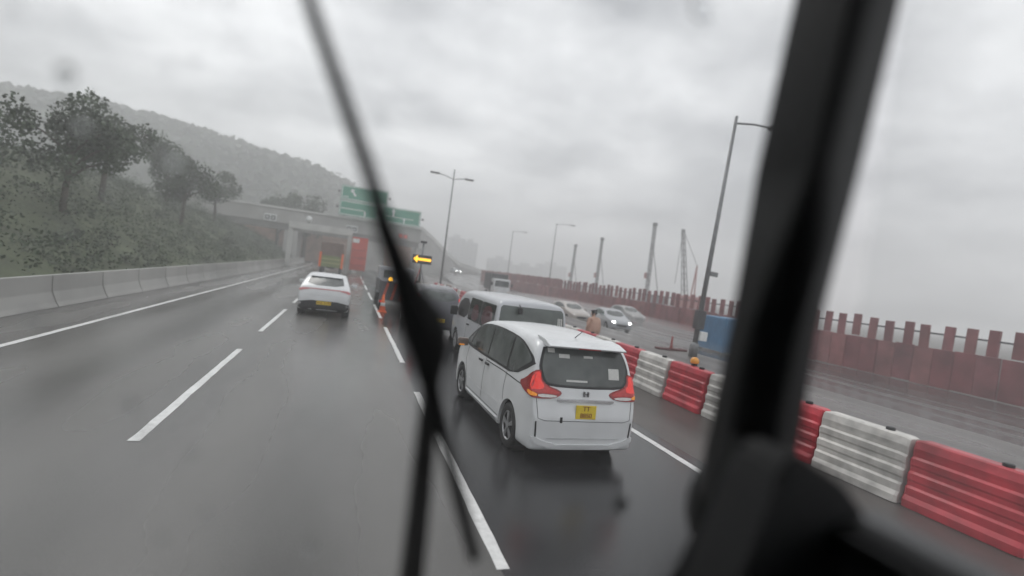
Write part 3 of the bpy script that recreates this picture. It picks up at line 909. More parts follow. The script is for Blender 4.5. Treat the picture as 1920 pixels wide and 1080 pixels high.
# ------------------------------------------------------------------ simple passenger cars further away
def small_car(name, loc, rz, paint, label, cat='car', lamps=False, tall=1.48, roof=None, group=None, length=4.3):
    t = empty(name, loc, rz)
    k = tall / 1.48
    g = [(.2, .95), (.5, 1.0), (.9 * k, .985), (1.0 * k, .955), (1.3 * k, .84), (1.5 * k, .76)]
    q = length / 4.3
    st = [(0, .38, .62, .70), (.02, .30, .78 * k, .80), (.06, .26, .95 * k, .84), (.14, .24, 1.08 * k, .86), (.3, .23, 1.26 * k, .87), (.5, .22, 1.38 * k, .87), (.9, .22, 1.45 * k, .87), (1.6, .22, 1.48 * k, .87), (2.2, .22, 1.44 * k, .87), (2.6, .22, 1.28 * k, .87),
          (3.0, .22, 1.03 * k, .865), (3.4, .22, .95 * k, .86), (3.9, .24, .86 * k, .83), (4.2, .28, .72 * k, .75), (4.3, .36, .6, .62)]
    st = [(a * q, b, c, d) for a, b, c, d in st]
    r = .31
    body, bv = car_body(st, g, [(.8 * q, r, r + .05, .6, 1.2), (3.4 * q, r, r + .05, .6, 1.2)], paint, t, crown=.02)
    for y in (.8 * q, 3.4 * q):
        for s in (-1, 1):
            wheel(t, s * .77, y, r, .19, s, 6)
    for side in ('left', 'right'):
        s = -1 if side == 'left' else 1
        patch('side_window', bv, chaikin([(.55 * q, 1.05 * k), (2.85 * q, 1.03 * k), (2.45 * q, 1.27 * k), (1.6 * q, 1.40 * k), (.9 * q, 1.37 * k)], 1), side, car_glass, t, .006)
        patch('rear_lamp', bv, chaikin([(s * .80, .98 * k), (s * .62, .96 * k), (s * .62, .74 * k), (s * .81, .76 * k)], 1), 'rear', red_lens_dim, t, .012, .06, 0, .02)
        patch('headlight', bv, chaikin([(s * .48, .74 * k), (s * .66, .76 * k), (s * .68, .66 * k), (s * .5, .64 * k)], 1), 'front', head_lit if lamps else clear_lens, t, .012, .06, 0, .02)
        mi = box('door_mirror', -.1, .1, -.05, .05, -.06, .06, paint, t, .04, 2)
        mi.location = (s * .97, 2.75 * q, 1.04 * k)
    patch('windscreen', bv, chaikin([(-.66, 1.04 * k), (.66, 1.04 * k), (.54, 1.40 * k), (-.54, 1.40 * k)], 1), 'front', car_glass, t, .006)
    patch('rear_window', bv, chaikin([(-.64, 1.06 * k), (.64, 1.06 * k), (.55, 1.38 * k), (-.55, 1.38 * k)], 1), 'rear', car_glass, t, .006)
    patch('grille', bv, chaikin([(-.42, .58), (.42, .58), (.38, .42), (-.38, .42)], 1), 'front', black_trim, t, .006)
    number_plate(t, 0, -.012, .58, .5, .12, ['LD 2047'])
    tag(t, label, cat, group)
    return t, bv
# dark people carrier ahead of the van
dk, dkb = small_car('dark_car', (3.12, 17.5, 0), R(0), paint_dark, 'dark grey people carrier ahead of the silver-white van', tall=1.74, length=4.5)
for s in (-1, 1):
    tube('roof_rail', [(s * .60, .5, 1.69), (s * .60, .7, 1.775), (s * .60, 2.2, 1.775), (s * .60, 2.4, 1.66)], .016, chrome, dk, 6)
patch('tail_lamp_upright', dkb, [(-.80, 1.35), (-.70, 1.38), (-.70, 1.0), (-.82, .98)], 'rear', red_lens, dk, .014, .06, 0, .02)
patch('tail_lamp_upright', dkb, [(.80, 1.35), (.70, 1.38), (.70, 1.0), (.82, .98)], 'rear', red_lens, dk, .014, .06, 0, .02)
# oncoming traffic on the far carriageway (fronts towards us)
small_car('oncoming_car', (18.75, 35.1, -.5), R(180 - 8), paint_silver, 'oncoming silver car with both headlights lit', lamps=True)
small_car('oncoming_car', (16.75, 38.6, -.5), R(180), paint_beige, 'beige oncoming car with headlights off behind the worker')
small_car('oncoming_car', (25.6, 45.0, -.5), R(180), paint_grey, 'grey oncoming car with headlights off, nearest the red hoarding')
small_car('oncoming_car', (27.3, 139, 1.0), R(190), paint_silver, 'far oncoming car with tiny lit headlights by the sloping wall', lamps=True)

# ------------------------------------------------------------------ oncoming white lorry
def lorry_far():
    t = empty('oncoming_lorry', (17.9, 64, -.5), R(176))
    # local +y is the front
    bm = bmesh.new()
    b_box(bm, -1.0, 1.0, 4.2, 5.9, .55, 2.35, .12, 3)
    from_bm('cab', bm, paint_white, t)
    box('windscreen', -.85, .85, 5.88, 5.93, 1.45, 2.15, car_glass, t, .02)
    box('cargo_box', -1.08, 1.08, 0, 4.05, .95, 2.95, dark_steel, t, .04)
    box('chassis', -.4, .4, .1, 5.6, .55, .9, black_trim, t)
    box('bumper', -1.0, 1.0, 5.85, 6.0, .4, .75, paint_white, t, .03)
    for s in (-1, 1):
        for y in (1.0, 5.0):
            wheel(t, s * .88, y, .4, .24, s, 6)
        box('headlight', s * .8 - .14, s * .8 + .14, 5.98, 6.02, .8, .98, clear_lens, t, .02)
        mi = box('mirror', -.1, .1, -.05, .05, -.2, .2, black_trim, t, .03)
        mi.location = (s * 1.2, 5.8, 1.7)
    tag(t, 'oncoming lorry with white cab and dark cargo box behind the van roof', 'lorry')
lorry_far()

# ------------------------------------------------------------------ works truck with arrow board
def works_truck():
    t = empty('works_truck', (2.68, 25.6, 0))
    box('bed', -1.08, 1.08, .12, 4.2, .78, .98, dark_steel, t, .02)
    for s in (-1, 1):
        box('side_board', s * 1.08 - .03, s * 1.08 + .03, .12, 4.2, .99, 1.42, dark_steel, t, .01)
    bm = bmesh.new()
    b_box(bm, -1.0, 1.0, 4.35, 6.0, .5, 2.05, .12, 3)
    from_bm('cab', bm, paint_silver, t)
    box('cab_rear_window', -.7, .7, 4.33, 4.36, 1.4, 1.85, car_glass, t, .02)
    tb = box('tail_board', -1.1, 1.1, .0, .1, .45, 1.38, dark_steel, t, .015)
    for k in range(5):
        x = -.98 + k * .42
        prism('chevron_stripe', [(x, .5), (x + .13, .5), (x + .33, 1.32), (x + .20, 1.32)], -.012, -.001, mat('faded orange stripe', (.42, .07, .035), .5, var=.2), tb, 'XZ')
    for s in (-1, 1):
        for y in (1.0, 5.0):
            wheel(t, s * .9, y, .4, .26, s, 6)
        box('rear_lamp', s * .95 - .1, s * .95 + .1, -.03, -.001, .34, .44, red_lens, t, .01)
    lathe('beacon', [(.09, 1.42), (.11, 1.45), (.10, 1.56), (.05, 1.6)], amber_lit, t, 'Z', 16, (-.62, .05, 0))
    lathe('beacon_base', [(.12, 1.38), (.12, 1.421)], black_trim, t, 'Z', 16, (-.62, .05, 0))
    tube('mast', [(.92, 1.4, .98), (.92, 1.4, 3.55)], .05, steel, t, 8)
    box('mast_head', .76, 1.08, 1.33, 1.47, 3.52, 3.64, dark_steel, t, .02)
    for s in (-1, 1):
        tube('mast_stay', [(.92, 1.4, 2.3), (.92 + s * .35, 1.2, 1.0)], .02, barrier_red if s < 0 else steel, t, 6)
    ab_ = box('arrow_board', .42, 1.42, 1.26, 1.32, 2.44, 2.9, dark_steel, t, .02)
    arrow = [(.46, 2.67), (.68, 2.87), (.68, 2.735), (1.38, 2.735), (1.38, 2.605), (.68, 2.605), (.68, 2.47)]
    prism('arrow', arrow, 1.235, 1.255, amber_lit, ab_, 'XZ')
    tag(t, 'dark works truck with amber beacon, striped tail board and lit left arrow', 'truck')
works_truck()

# ------------------------------------------------------------------ green lorry under the portal
def green_lorry():
    t = empty('tarpaulin_lorry', (-1.85, 60, 0))
    box('chassis', -.45, .45, .1, 7.6, .6, .95, black_trim, t)
    box('bed', -1.2, 1.2, 0.0, 5.6, .98, 1.12, dark_steel, t, .02)
    box('tail_board', -1.0, 1.0, -.06, -.001, .75, 2.0, green_paint, t, .02)
    for z in (1.15, 1.6):
        box('tail_board_rib', -1.0, 1.0, -.09, -.061, z, z + .1, mat('yellowed rib', (.42, .38, .14), .5), t, .01)
    for s in (-1, 1):
        box('corner_post', s * 1.15 - .12, s * 1.15 + .12, -.08, .12, .7, 2.35, orange_plastic, t, .02)
        for y in (1.2, 2.3, 6.5):
            wheel(t, s * 1.0, y, .48, .3, s, 6)
    box('tarpaulin', -1.18, 1.18, .14, 5.6, 1.13, 3.5, tarp_m, t, .12, 3)
    bm = bmesh.new(); b_box(bm, -1.2, 1.2, 5.8, 7.7, .6, 2.8, .1, 2)
    from_bm('cab', bm, green_paint, t)
    tag(t, 'lorry with green tail board and orange corner posts under the low beam', 'lorry')
green_lorry()

# ------------------------------------------------------------------ tunnel portal with signs
def portal():
    t = empty('tunnel_portal', (0, 100, 0))
    box('crown_beam', -46, 12.6, 0, 3, 6.4, 8.9, concrete, t, .05)
    box('beam_coping', -46.2, 12.8, -.25, 3.2, 8.902, 9.25, concrete_white, t, .03)
    box('lower_lintel', -46, 12.4, .4, 2.6, 5.3, 6.398, concrete_dk, t)
    for x0, x1 in ((-46, -40), (-27, -25.5), (-11.5, -9.2), (2.6, 6.3), (12.0, 13.6)):
        box('pier', x0, x1, .2, 9, -.6, 5.298, concrete, t, .05)
    for a, b in ((-40, -27), (-25.5, -11.5), (-9.2, 2.6), (6.3, 12.0)):
        box('tunnel_back', a - .5, b + .5, 12, 12.4, -.6, 6.3, tunnel_tile, t)
        for k in range(int((b - a) / 2.4)):
            box('wall_panel', a + .1 + k * 2.4, a + 2.4 + k * 2.4, 11.9, 11.97, .4, 4.6, tunnel_tile, t, .02, 1)
    # lane control signals on the face
    for x, red in ((-.15, False), (9.2, True), (-14, False), (-32, False)):
        h = box('lane_signal', x - 1.0, x + 1.0, -.25, -.002, 6.55, 7.75, sign_white if not red else concrete, t, .03)
        for s in (-1, 1):
            c = box('signal_face', x + s * .48 - .4, x + s * .48 + .4, -.30, -.251, 6.75, 7.55, dark_steel if not red else mat('signal red', (.30, .05, .04), .5, emit=(1, .08, .05), estr=.05), h, .02)
            bm = bmesh.new()
            for a in (-1, 1):
                for q in range(1):
                    p = [(-.26, -.05), (.26, -.05), (.26, .05), (-.26, .05)]
                    ca, sa = cos(a * pi / 4), sin(a * pi / 4)
                    f = [bm.verts.new((x + s * .48 + u * ca - v * sa, -.312 - .003 * a, 7.15 + u * sa + v * ca)) for u, v in p]
                    f2 = [bm.verts.new(v.co + Vector((0, .008, 0))) for v in f]
                    bm.faces.new(f); bm.faces.new(f2)
                    for i in range(4): bm.faces.new((f[i], f[(i + 1) % 4], f2[(i + 1) % 4], f2[i]))
            from_bm('cross_mark', bm, sign_white if not red else mat('signal cross', (.7, .12, .1), .5, emit=(1, .1, .05), estr=.3), h)
    # sloping wing wall stepping down to the right
    tag(t, 'long concrete tunnel portal with lane signals across the road ahead', 'tunnel portal')
portal()

def arrow_poly(cx, cz, s, ang=0.0):
    p = [(0, .5), (.32, .12), (.12, .16), (.12, -.5), (-.12, -.5), (-.12, .16), (-.32, .12)]
    ca, sa = cos(ang), sin(ang)
    return [(cx + s * (a * ca - b * sa), cz + s * (a * sa + b * ca)) for a, b in p]
def sign(name, x0, x1, z0, z1, y, label, arrows, bars, texts):
    t = empty(name, (0, y, 0))
    b = box('panel', x0, x1, 0, .12, z0, z1, sign_green, t, .04)
    bw = .12
    for nm, a in (('border', (x0 + .1, x1 - .1, z1 - .1 - bw, z1 - .1)), ('border', (x0 + .1, x1 - .1, z0 + .1, z0 + .1 + bw)),
                  ('border', (x0 + .1, x0 + .1 + bw, z0 + .1 + bw, z1 - .1 - bw)), ('border', (x1 - .1 - bw, x1 - .1, z0 + .1 + bw, z1 - .1 - bw))):
        box(nm, a[0], a[1], -.012, -.001, a[2], a[3], sign_white, t)
    for cx, cz, s, an in arrows:
        prism('arrow', arrow_poly(cx, cz, s, an), -.014, -.002, sign_white, t, 'XZ')
    for a in bars:
        box('divider', a[0], a[1], -.012, -.001, a[2], a[3], sign_white, t)
    for xx in [x0 + (x1 - x0) * f for f in (.12, .5, .88)]:
        tube('support_post', [(xx, .25, 9.2), (xx, .25, z1 - .3)], .1, steel, t, 8)
    for xx in (x0 - .35, x1 + .35):
        tube('lamp_arm', [(xx - (.35 if xx > x0 else -.35), .1, (z0 + z1) / 2), (xx, -.3, (z0 + z1) / 2)], .04, dark_steel, t, 6)
        box('lamp_head', xx - .18, xx + .18, -.5, -.28, (z0 + z1) / 2 - .18, (z0 + z1) / 2 + .2, dark_steel, t, .03)
    tag(t, label, 'road sign')
    return t
sign('direction_sign', -2.75, 4.2, 9.4, 12.05, 98.2, 'green direction sign low over the left tunnel lanes with pale band', [(1.8, 10.1, 1.0, 0)], [(-2.4, 1.6, 10.55, 10.7)], [])
sign('direction_sign', 4.5, 11.9, 9.2, 12.1, 98.0, 'green direction sign at right over the tunnel with upright white arrow', [(6.8, 11.1, 1.5, 0), (8.9, 9.95, .9, 0)], [(5.2, 10.6, 10.3, 10.42)], [])
sign('direction_sign', -2.7, 5.5, 12.25, 14.85, 98.6, 'upper green direction sign stacked above the lower one, slanted white arrow', [(-.6, 13.7, 1.5, .6)], [(-2.3, -1.4, 12.7, 12.85)], [])

# low beam on posts in front of the left tube, with its red panel
t = empty('height_beam', (0, 68, 0))
box('beam', -7.4, .1, 0, .7, 4.75, 5.55, concrete_white, t, .04)
box('post', -7.4, -6.9, .1, .6, 0, 4.748, concrete_white, t, .03)
box('post', -.42, .05, .1, .6, 0, 4.748, concrete_white, t, .03)
lathe('round_disc', [(.38, -.05), (.38, .05)], sign_white, t, 'Y', 20, (-5.2, -.1, 6.1))
tube('disc_post', [(-5.2, .3, 5.5), (-5.2, .3, 6.5)], .05, steel, t, 8)
tag(t, 'pale low height-limit beam on two posts before the left tunnel', 'gantry')
t = empty('red_notice_board', (0, 67.4, 0))
box('board', .15, 2.05, 0, .25, .55, 4.7, red_panel_m, t, .04)
box('header', .2, 1.0, -.03, -.001, 4.0, 4.5, sign_white, t, .01)
for k in range(3):
    box('panel_rib', .2, 2.0, -.04, -.001, 1.15 + k * .95, 1.23 + k * .95, mat('dark red rib', (.35, .05, .04), .5), t, .01)
for x in (.35, 1.85):
    box('post', x - .08, x + .08, .26, .42, 0, 4.6, steel, t)
tag(t, 'tall red upright board beside the right post of the low beam', 'board')

# sloping retaining wall stepping down behind the far carriageway
t = empty('sloping_wall', (0, 162, 0))
poly = [(14, -.6), (14, 13.2), (20.6, 12.6), (25, 9.6), (29, 6.2), (33.5, 3.2), (42, 1.6), (52, .6), (52, -.6)]
prism('wall', poly, 0, 1.2, concrete, t, 'XZ')
cop = [(14, 13.2), (20.6, 12.6), (25, 9.6), (29, 6.2), (33.5, 3.2), (42, 1.6), (52, .6)]
prism('coping', cop + [(a, b + 1.3) for a, b in cop[::-1]], -.4, 1.6, concrete_white, t, 'XZ')
for k in range(9):
    x = 15 + k * 2.2
    prism('buttress', [(x, -.6), (x + .5, -.6), (x + .5, 11.8 - max(0, x - 19.5) * .78), (x, 12.2 - max(0, x - 19.5) * .78)], -.35, -.01, concrete, t, 'XZ')
tag(t, 'grey retaining wall with pale coping sloping down to the right', 'wall')

# ------------------------------------------------------------------ concrete parapet on the left
t = empty('concrete_parapet', (-7.6, 0, 0))
prof = [(-.28, 0), (.28, 0), (.2, .12), (.09, .4), (.07, .85), (-.07, .85), (-.09, .4), (-.2, .12)]
first = None
for k in range(34):
    if first is None:
        first = prism('parapet_block', prof, 0, 2.96, concrete, t, 'XZ', .012)
        first.location = (0, -4, 0)
    else:
        c = first.copy(); C.objects.link(c); c.parent = t
        c.location = (0, -4 + 3 * k, 0)
tag(t, 'grey concrete parapet along the left edge of the road', 'parapet')

# ------------------------------------------------------------------ water-filled barriers
def barrier_mesh(name):
    # side profile with grooves, 1.33 m long along y
    prof = [(-.26, 0), (.26, 0), (.26, .1), (.22, .16), (.22, .26), (.185, .29), (.185, .35), (.2, .38), (.2, .46), (.165, .49), (.165, .55), (.18, .58), (.18, .66), (.145, .69), (.145, .75), (.15, .80), (.12, .9), (.09, .92),
            (-.09, .92), (-.12, .9), (-.15, .80), (-.145, .75), (-.145, .69), (-.18, .66), (-.18, .58), (-.165, .55), (-.165, .49), (-.2, .46), (-.2, .38), (-.185, .35), (-.185, .29), (-.22, .26), (-.22, .16), (-.26, .1)]
    bm = bmesh.new()
    rings = []
    for y, s in ((0, .86), (.03, .97), (.08, 1.0), (1.25, 1.0), (1.30, .97), (1.33, .86)):
        rings.append([bm.verts.new((x * s, y, .01 + z * (1 if s == 1 else (.99 if s > .9 else .975)))) for x, z in prof])
    n = len(prof)
    for a, b in zip(rings, rings[1:]):
        for i in range(n):
            bm.faces.new((a[i], a[(i + 1) % n], b[(i + 1) % n], b[i]))
    bm.faces.new(rings[0]); bm.faces.new(rings[-1])
    me = bpy.data.meshes.new(name)
    bmesh.ops.recalc_face_normals(bm, faces=bm.faces[:])
    bm.to_mesh(me); bm.free()
    return me
me_r = barrier_mesh('barrier_body_red'); me_r.materials.append(barrier_red)
me_w = barrier_mesh('barrier_body_white'); me_w.materials.append(barrier_white)
capbm = bmesh.new(); b_lathe(capbm, [(.06, .925), (.06, .965), (.045, .975)], 'Z', 12, (0, .35, 0))
capme = bpy.data.meshes.new('filler_cap'); capbm.to_mesh(capme); capbm.free(); capme.materials.append(black_trim)
ORD = ['nearest', 'second', 'third', 'fourth', 'fifth', 'sixth', 'seventh', 'eighth', 'ninth', 'tenth', 'eleventh', 'twelfth', 'thirteenth', 'fourteenth', 'fifteenth', 'sixteenth', 'seventeenth', 'eighteenth', 'nineteenth', 'twentieth']
cnt = {0: 0, 1: 0}
y = 3.6
k = 0
while y < 46:
    red = k % 2                      # 9.1-10.4 is red, 10.4-11.8 white, ...
    b = empty('traffic_barrier', (7.75 + random.uniform(-.05, .05) + .06 * sin(y * .4), y, 0), R(random.uniform(-2.4, 2.4)))
    body = link('barrier_body', me_w if red else me_r, None, b)
    link('filler_cap', capme, None, b)
    n_ = cnt[red]; cnt[red] += 1
    colr = 'white' if red else 'red'
    if n_ < len(ORD):
        lab = f'{ORD[n_]} {colr} plastic barrier in the row beside the right lane'
    else:
        lab = f'{colr} plastic barrier far down the row beside the right lane'
    tag(b, lab, 'barrier', 'red and white plastic barriers along the right lane')
    y += 1.375
    k += 1

# amber warning lamp on a barrier, cone, delineator
def warning_lamp():
    t = empty('warning_lamp', (7.80, 9.85, .935))
    lathe('lamp_base', [(.07, 0), (.07, .03), (.05, .05)], black_trim, t, 'Z', 16)
    lathe('lamp_dome', [(.085, .051), (.10, .08), (.095, .14), (.06, .18), (.02, .195)], amber_glow, t, 'Z', 16)
    tag(t, 'amber warning lamp sitting on top of a red barrier', 'lamp')
warning_lamp()
def cone(loc, h, label):
    t = empty('traffic_cone', loc)
    box('cone_base', -.2, .2, -.2, .2, 0, .04, orange_plastic, t, .01)
    lathe('cone_body', [(.15, .041), (.035, h), (.02, h + .01)], orange_plastic, t, 'Z', 18)
    lathe('reflective_sleeve', [(.118, h * .35), (.075, h * .65)], sign_white, t, 'Z', 18)
    tag(t, label, 'cone')
cone((1.72, 24.3, 0), .8, 'orange cone with white sleeve at the rear of the works truck')
t = empty('delineator_post', (14.45, 20.0, 0))
box('base', -.75, .75, -.2, .2, 0, .08, mat('dark red rubber', (.10, .03, .03), .7), t, .02)
lathe('post', [(.1, .081), (.05, .2), (.045, .62), (.03, .64)], mat('dull red plastic', (.28, .05, .045), .5), t, 'Z', 14)
tag(t, 'short dull red delineator post on a long flat base in the median', 'bollard')

# ------------------------------------------------------------------ lamp posts
def lamp(name, loc, h, arms, label, double_drop=0.0, r=.1):
    t = empty(name, loc)
    bm = bmesh.new()
    b_tube(bm, [(0, 0, 0), (0, 0, h)], [r, r * .55], 10)
    b_lathe(bm, [(r * 1.6, 0), (r * 1.6, .5), (r * 1.1, .6)], 'Z', 12)
    from_bm('pole', bm, steel, t, True)
    for dxx, zz, rise in arms:
        ar = tube('arm', [(0, 0, zz), (dxx * .5, 0, zz + rise * .7), (dxx, 0, zz + rise)], r * .38, steel, t, 8)
        s = 1 if dxx > 0 else -1
        hd = box('lamp_head', -.45, .45, -.17, .17, -.07, .08, steel, ar, .05, 2)
        hd.location = (dxx + s * .3, 0, zz + rise)
        ln = box('lamp_lens', -.36, .36, -.13, .13, -.09, -.071, clear_lens, ar, .005, 1)
        ln.location = (dxx + s * .3, 0, zz + rise)
    tag(t, label, 'lamp post')
    return t
lamp('street_lamp', (8.75, 50, 0), 12.0, [(-1.55, 11.0, .35), (1.25, 11.0, .25)], 'tall street lamp with two arms in the median ahead')
lamp('street_lamp', (32.2, 80, -.5), 12.6, [(2.6, 12.4, .25)], 'single arm street lamp behind the hoarding, nearer of two')
lamp('street_lamp', (32.2, 104, -.5), 12.4, [(2.4, 12.2, .25)], 'single arm street lamp behind the hoarding, farther of two')
p = lamp('street_lamp', (14.5, 18.5, 0), 10.5, [(2.0, 10.2, .3)], 'thick grey street lamp with control boxes next to blue container', r=.12)
p.rotation_euler = (0, R(3.0), 0)
box('control_box', -.2, .2, -.16, .12, 1.2, 2.0, dark_steel, p, .03)
box('white_box', .05, .42, -.2, .1, .72, 1.12, sign_white, p, .03)
box('bracket', .1, .5, -.05, .05, 3.55, 3.75, steel, p, .02)

# ------------------------------------------------------------------ hoarding of boards with open top posts
t = empty('hoarding', (30, 0, -.5))
hv = [mat('red brown hoarding %d' % k, c, .6, var=.35, vscale=.9, bump=.2, bscale=14) for k, c in
      enumerate(((.21, .07, .076), (.18, .065, .07), (.24, .085, .085), (.20, .055, .06)))]
def variants(name, x0, x1, y0, y1, z0, z1):
    r_ = []
    for m_ in hv:
        o_ = box(name, x0, x1, y0, y1, z0, z1, m_, None, .012, 1)
        r_.append(o_.data); bpy.data.objects.remove(o_)
    return r_
pms = variants('panel', 0, .12, .015, .985, 0, 2.02)
sms = variants('upright', 0, .14, .27, .73, 2.0, 3.3)
fms = variants('upper_panel', 0, .14, .02, .98, 2.03, 3.35)
rh = random.Random(3)
def board(nm, ms, loc, tilt=.6):
    o_ = bpy.data.objects.new(nm, rh.choice(ms)); C.objects.link(o_); o_.parent = t; o_.location = loc
    o_.rotation_euler = (R(rh.uniform(-tilt, tilt)), R(rh.uniform(-1, 1) * tilt), 0)
y = 14.0
while y < 118:
    board('panel', pms, (rh.uniform(-.03, .03), y, rh.uniform(-.04, .02)), .35)
    if y < 70:
        board('upright', sms, (.03 + rh.uniform(-.02, .02), y + rh.uniform(-.07, .07), rh.uniform(-.12, .08)), 1.2)
    else:
        board('upper_panel', fms, (.03, y, rh.uniform(-.06, .06)), .35)
    y += 1.0
box('rail', .15, .22, 14, 118, 2.75, 2.84, dark_steel, t)
tag(t, 'long red-brown hoarding with open uprights along its top', 'hoarding')

# ------------------------------------------------------------------ blue container
t = empty('site_container', (20.8, 24.0, -.5))
box('shell', 0, 6.0, 0, 2.4, .12, 2.1, blue_paint, t, .03, 1)
rb = None
for k in range(28):
    if rb is None:
        rb = box('front_rib', 0, .1, -.03, -.001, .25, 2.0, blue_paint, t, .008, 1); rb.location = (.15, 0, 0)
    else:
        c = rb.copy(); C.objects.link(c); c.parent = t; c.location = (.15 + k * .208, 0, 0)
sb = None
for k in range(10):
    if sb is None:
        sb = box('side_rib', -.03, -.001, 0, .1, .25, 2.0, blue_paint, t, .008, 1); sb.location = (0, .15, 0)
    else:
        c = sb.copy(); C.objects.link(c); c.parent = t; c.location = (0, .15 + k * .22, 0)
for x in (.05, 5.7):
    for yy in (.05, 2.1):
        box('foot', x, x + .25, yy, yy + .25, 0, .119, dark_steel, t)
tag(t, 'blue ribbed metal site container at the right, beyond the median', 'container')

# ------------------------------------------------------------------ piling rigs and crane behind the hoarding
def rig(loc, h, lean, label, w=.5):
    t = empty('piling_rig', loc)
    bm = bmesh.new()
    b_box(bm, -1.6, -.8, -2.2, 2.2, 0, .9, .2, 2); b_box(bm, .8, 1.6, -2.2, 2.2, 0, .9, .2, 2)
    from_bm('crawler_tracks', bm, dark_steel, t)
    box('engine_house', -1.5, 1.5, -2.6, 1.6, .95, 2.6, rig_grey, t, .1)
    lx = lean
    bm = bmesh.new()
    for a in (-1, 1):
        for b in (-1, 1):
            b_tube(bm, [(a * w / 2, 2.2 + b * w / 2, .8), (a * w / 2 * .8 + lx, 2.2 + b * w / 2 * .8, h)], .09, 6)
    n = int(h / 1.1)
    for k in range(n):
        z0 = .8 + (h - .8) * k / n; z1 = .8 + (h - .8) * (k + 1) / n
        f0 = k / n; f1 = (k + 1) / n
        for b in (-1, 1):
            s = 1 if k % 2 else -1
            b_tube(bm, [(-s * w / 2 + lx * f0, 2.2 + b * w / 2, z0), (s * w / 2 + lx * f1, 2.2 + b * w / 2, z1)], .05, 5)
    from_bm('mast', bm, rig_grey, t)
    box('mast_head', lx - .35, lx + .35, 1.8, 2.6, h - .1, h + .6, dark_steel, t, .05)
    tube('stay', [(lx * .8, 2.2, h * .8), (0, -2, 2.6)], .08, rig_grey, t, 6)
    box('drill_head', lx * .4 - .45, lx * .4 + .45, 2.6, 3.3, h * .35, h * .35 + 1.2, rig_red, t, .05)
    tag(t, label, 'piling rig', 'piling rigs behind the hoarding')
rig((60, 131, -.5), 13.4, .2, 'leftmost and shortest grey piling rig mast above the hoarding')
rig((60, 115, -.5), 14.8, .0, 'second grey piling rig mast from the left above the hoarding')
rig((60.2, 92, -.5), 17.2, -.2, 'tallest upright piling rig mast above the hoarding', .55)
t = empty('crawler_crane', (63, 84, -.5))
box('crane_tracks', -2, 2, -2, 2, 0, 1.0, dark_steel, t, .2)
box('crane_house', -1.8, 1.8, -2.4, 2.0, 1.05, 3.4, rig_red, t, .15)
bm = bmesh.new()
e0 = Vector((.3, 1.2, 1.5)); e1 = Vector((-2.4, 1.2, 16.2))
for a in (-1, 1):
    for b in (-1, 1):
        b_tube(bm, [e0 + Vector((a * .45, b * .45, 0)), e1 + Vector((a * .2, b * .2, 0))], .08, 6)
for k in range(13):
    p0 = e0.lerp(e1, k / 13); p1 = e0.lerp(e1, (k + 1) / 13); s = 1 if k % 2 else -1
    ww = .45 - .02 * k
    b_tube(bm, [p0 + Vector((-s * ww, ww, 0)), p1 + Vector((s * ww, ww, 0))], .05, 5)
    b_tube(bm, [p0 + Vector((s * ww, -ww, 0)), p1 + Vector((-s * ww, -ww, 0))], .05, 5)
from_bm('boom', bm, rig_grey, t)
bm = bmesh.new()
for a in (-1, 1):
    b_tube(bm, [(.9 + a * .4, 0, 3.3), (1.0, 0, 9.5)], .12, 6)
from_bm('back_frame', bm, rig_red, t)
tube('hoist_rope', [(-2.4, 1.2, 16.2), (-2.6, 1.2, 5.5)], .05, dark_steel, t, 5)
tube('pendant_rope', [(1.0, 0, 9.5), (-2.3, 1.2, 16.0)], .05, dark_steel, t, 5)
tag(t, 'crawler crane with leaning lattice boom and red house above the hoarding', 'crane')

# ------------------------------------------------------------------ far buildings
def block(loc, w, d, h, label, floors):
    t = empty('apartment_block', loc)
    box('wall', -w / 2, w / 2, 0, d, 0, h, far_wall, t)
    box('roof_house', -w * .2, w * .15, d * .3, d * .7, h + .01, h + 3, far_wall, t)
    fh = (h - 3) / floors
    wn = None
    nb = max(3, int(w / 4))
    for i in range(floors):
        for j in range(nb):
            x = -w / 2 + (j + .5) * w / nb
            if wn is None:
                wn = box('window', -w / nb * .32, w / nb * .32, -.15, -.01, 0, fh * .5, far_win, t); wn.location = (x, 0, 3)
            else:
                c = wn.copy(); C.objects.link(c); c.parent = t; c.location = (x, 0, 3 + i * fh)
    tag(t, label, 'building', 'hazy buildings on the skyline')
block((90, 450, -.6), 14, 16, 30, 'taller left half of the hazy slab block on the skyline', 9)
block((104, 455, -.6), 11, 16, 28, 'shorter right half of the hazy slab block on the skyline', 8)
block((138, 470, -.6), 22, 14, 17, 'low hazy building right of the slab block', 5)
block((168, 480, -.6), 24, 14, 14, 'lowest hazy building left of the single arm lamp', 4)
block((200, 490, -.6), 30, 14, 19, 'wide hazy building between the two single arm lamps', 5)
block((120, 430, -.6), 9, 10, 12, 'small hazy building between slab block and lower ones', 4)

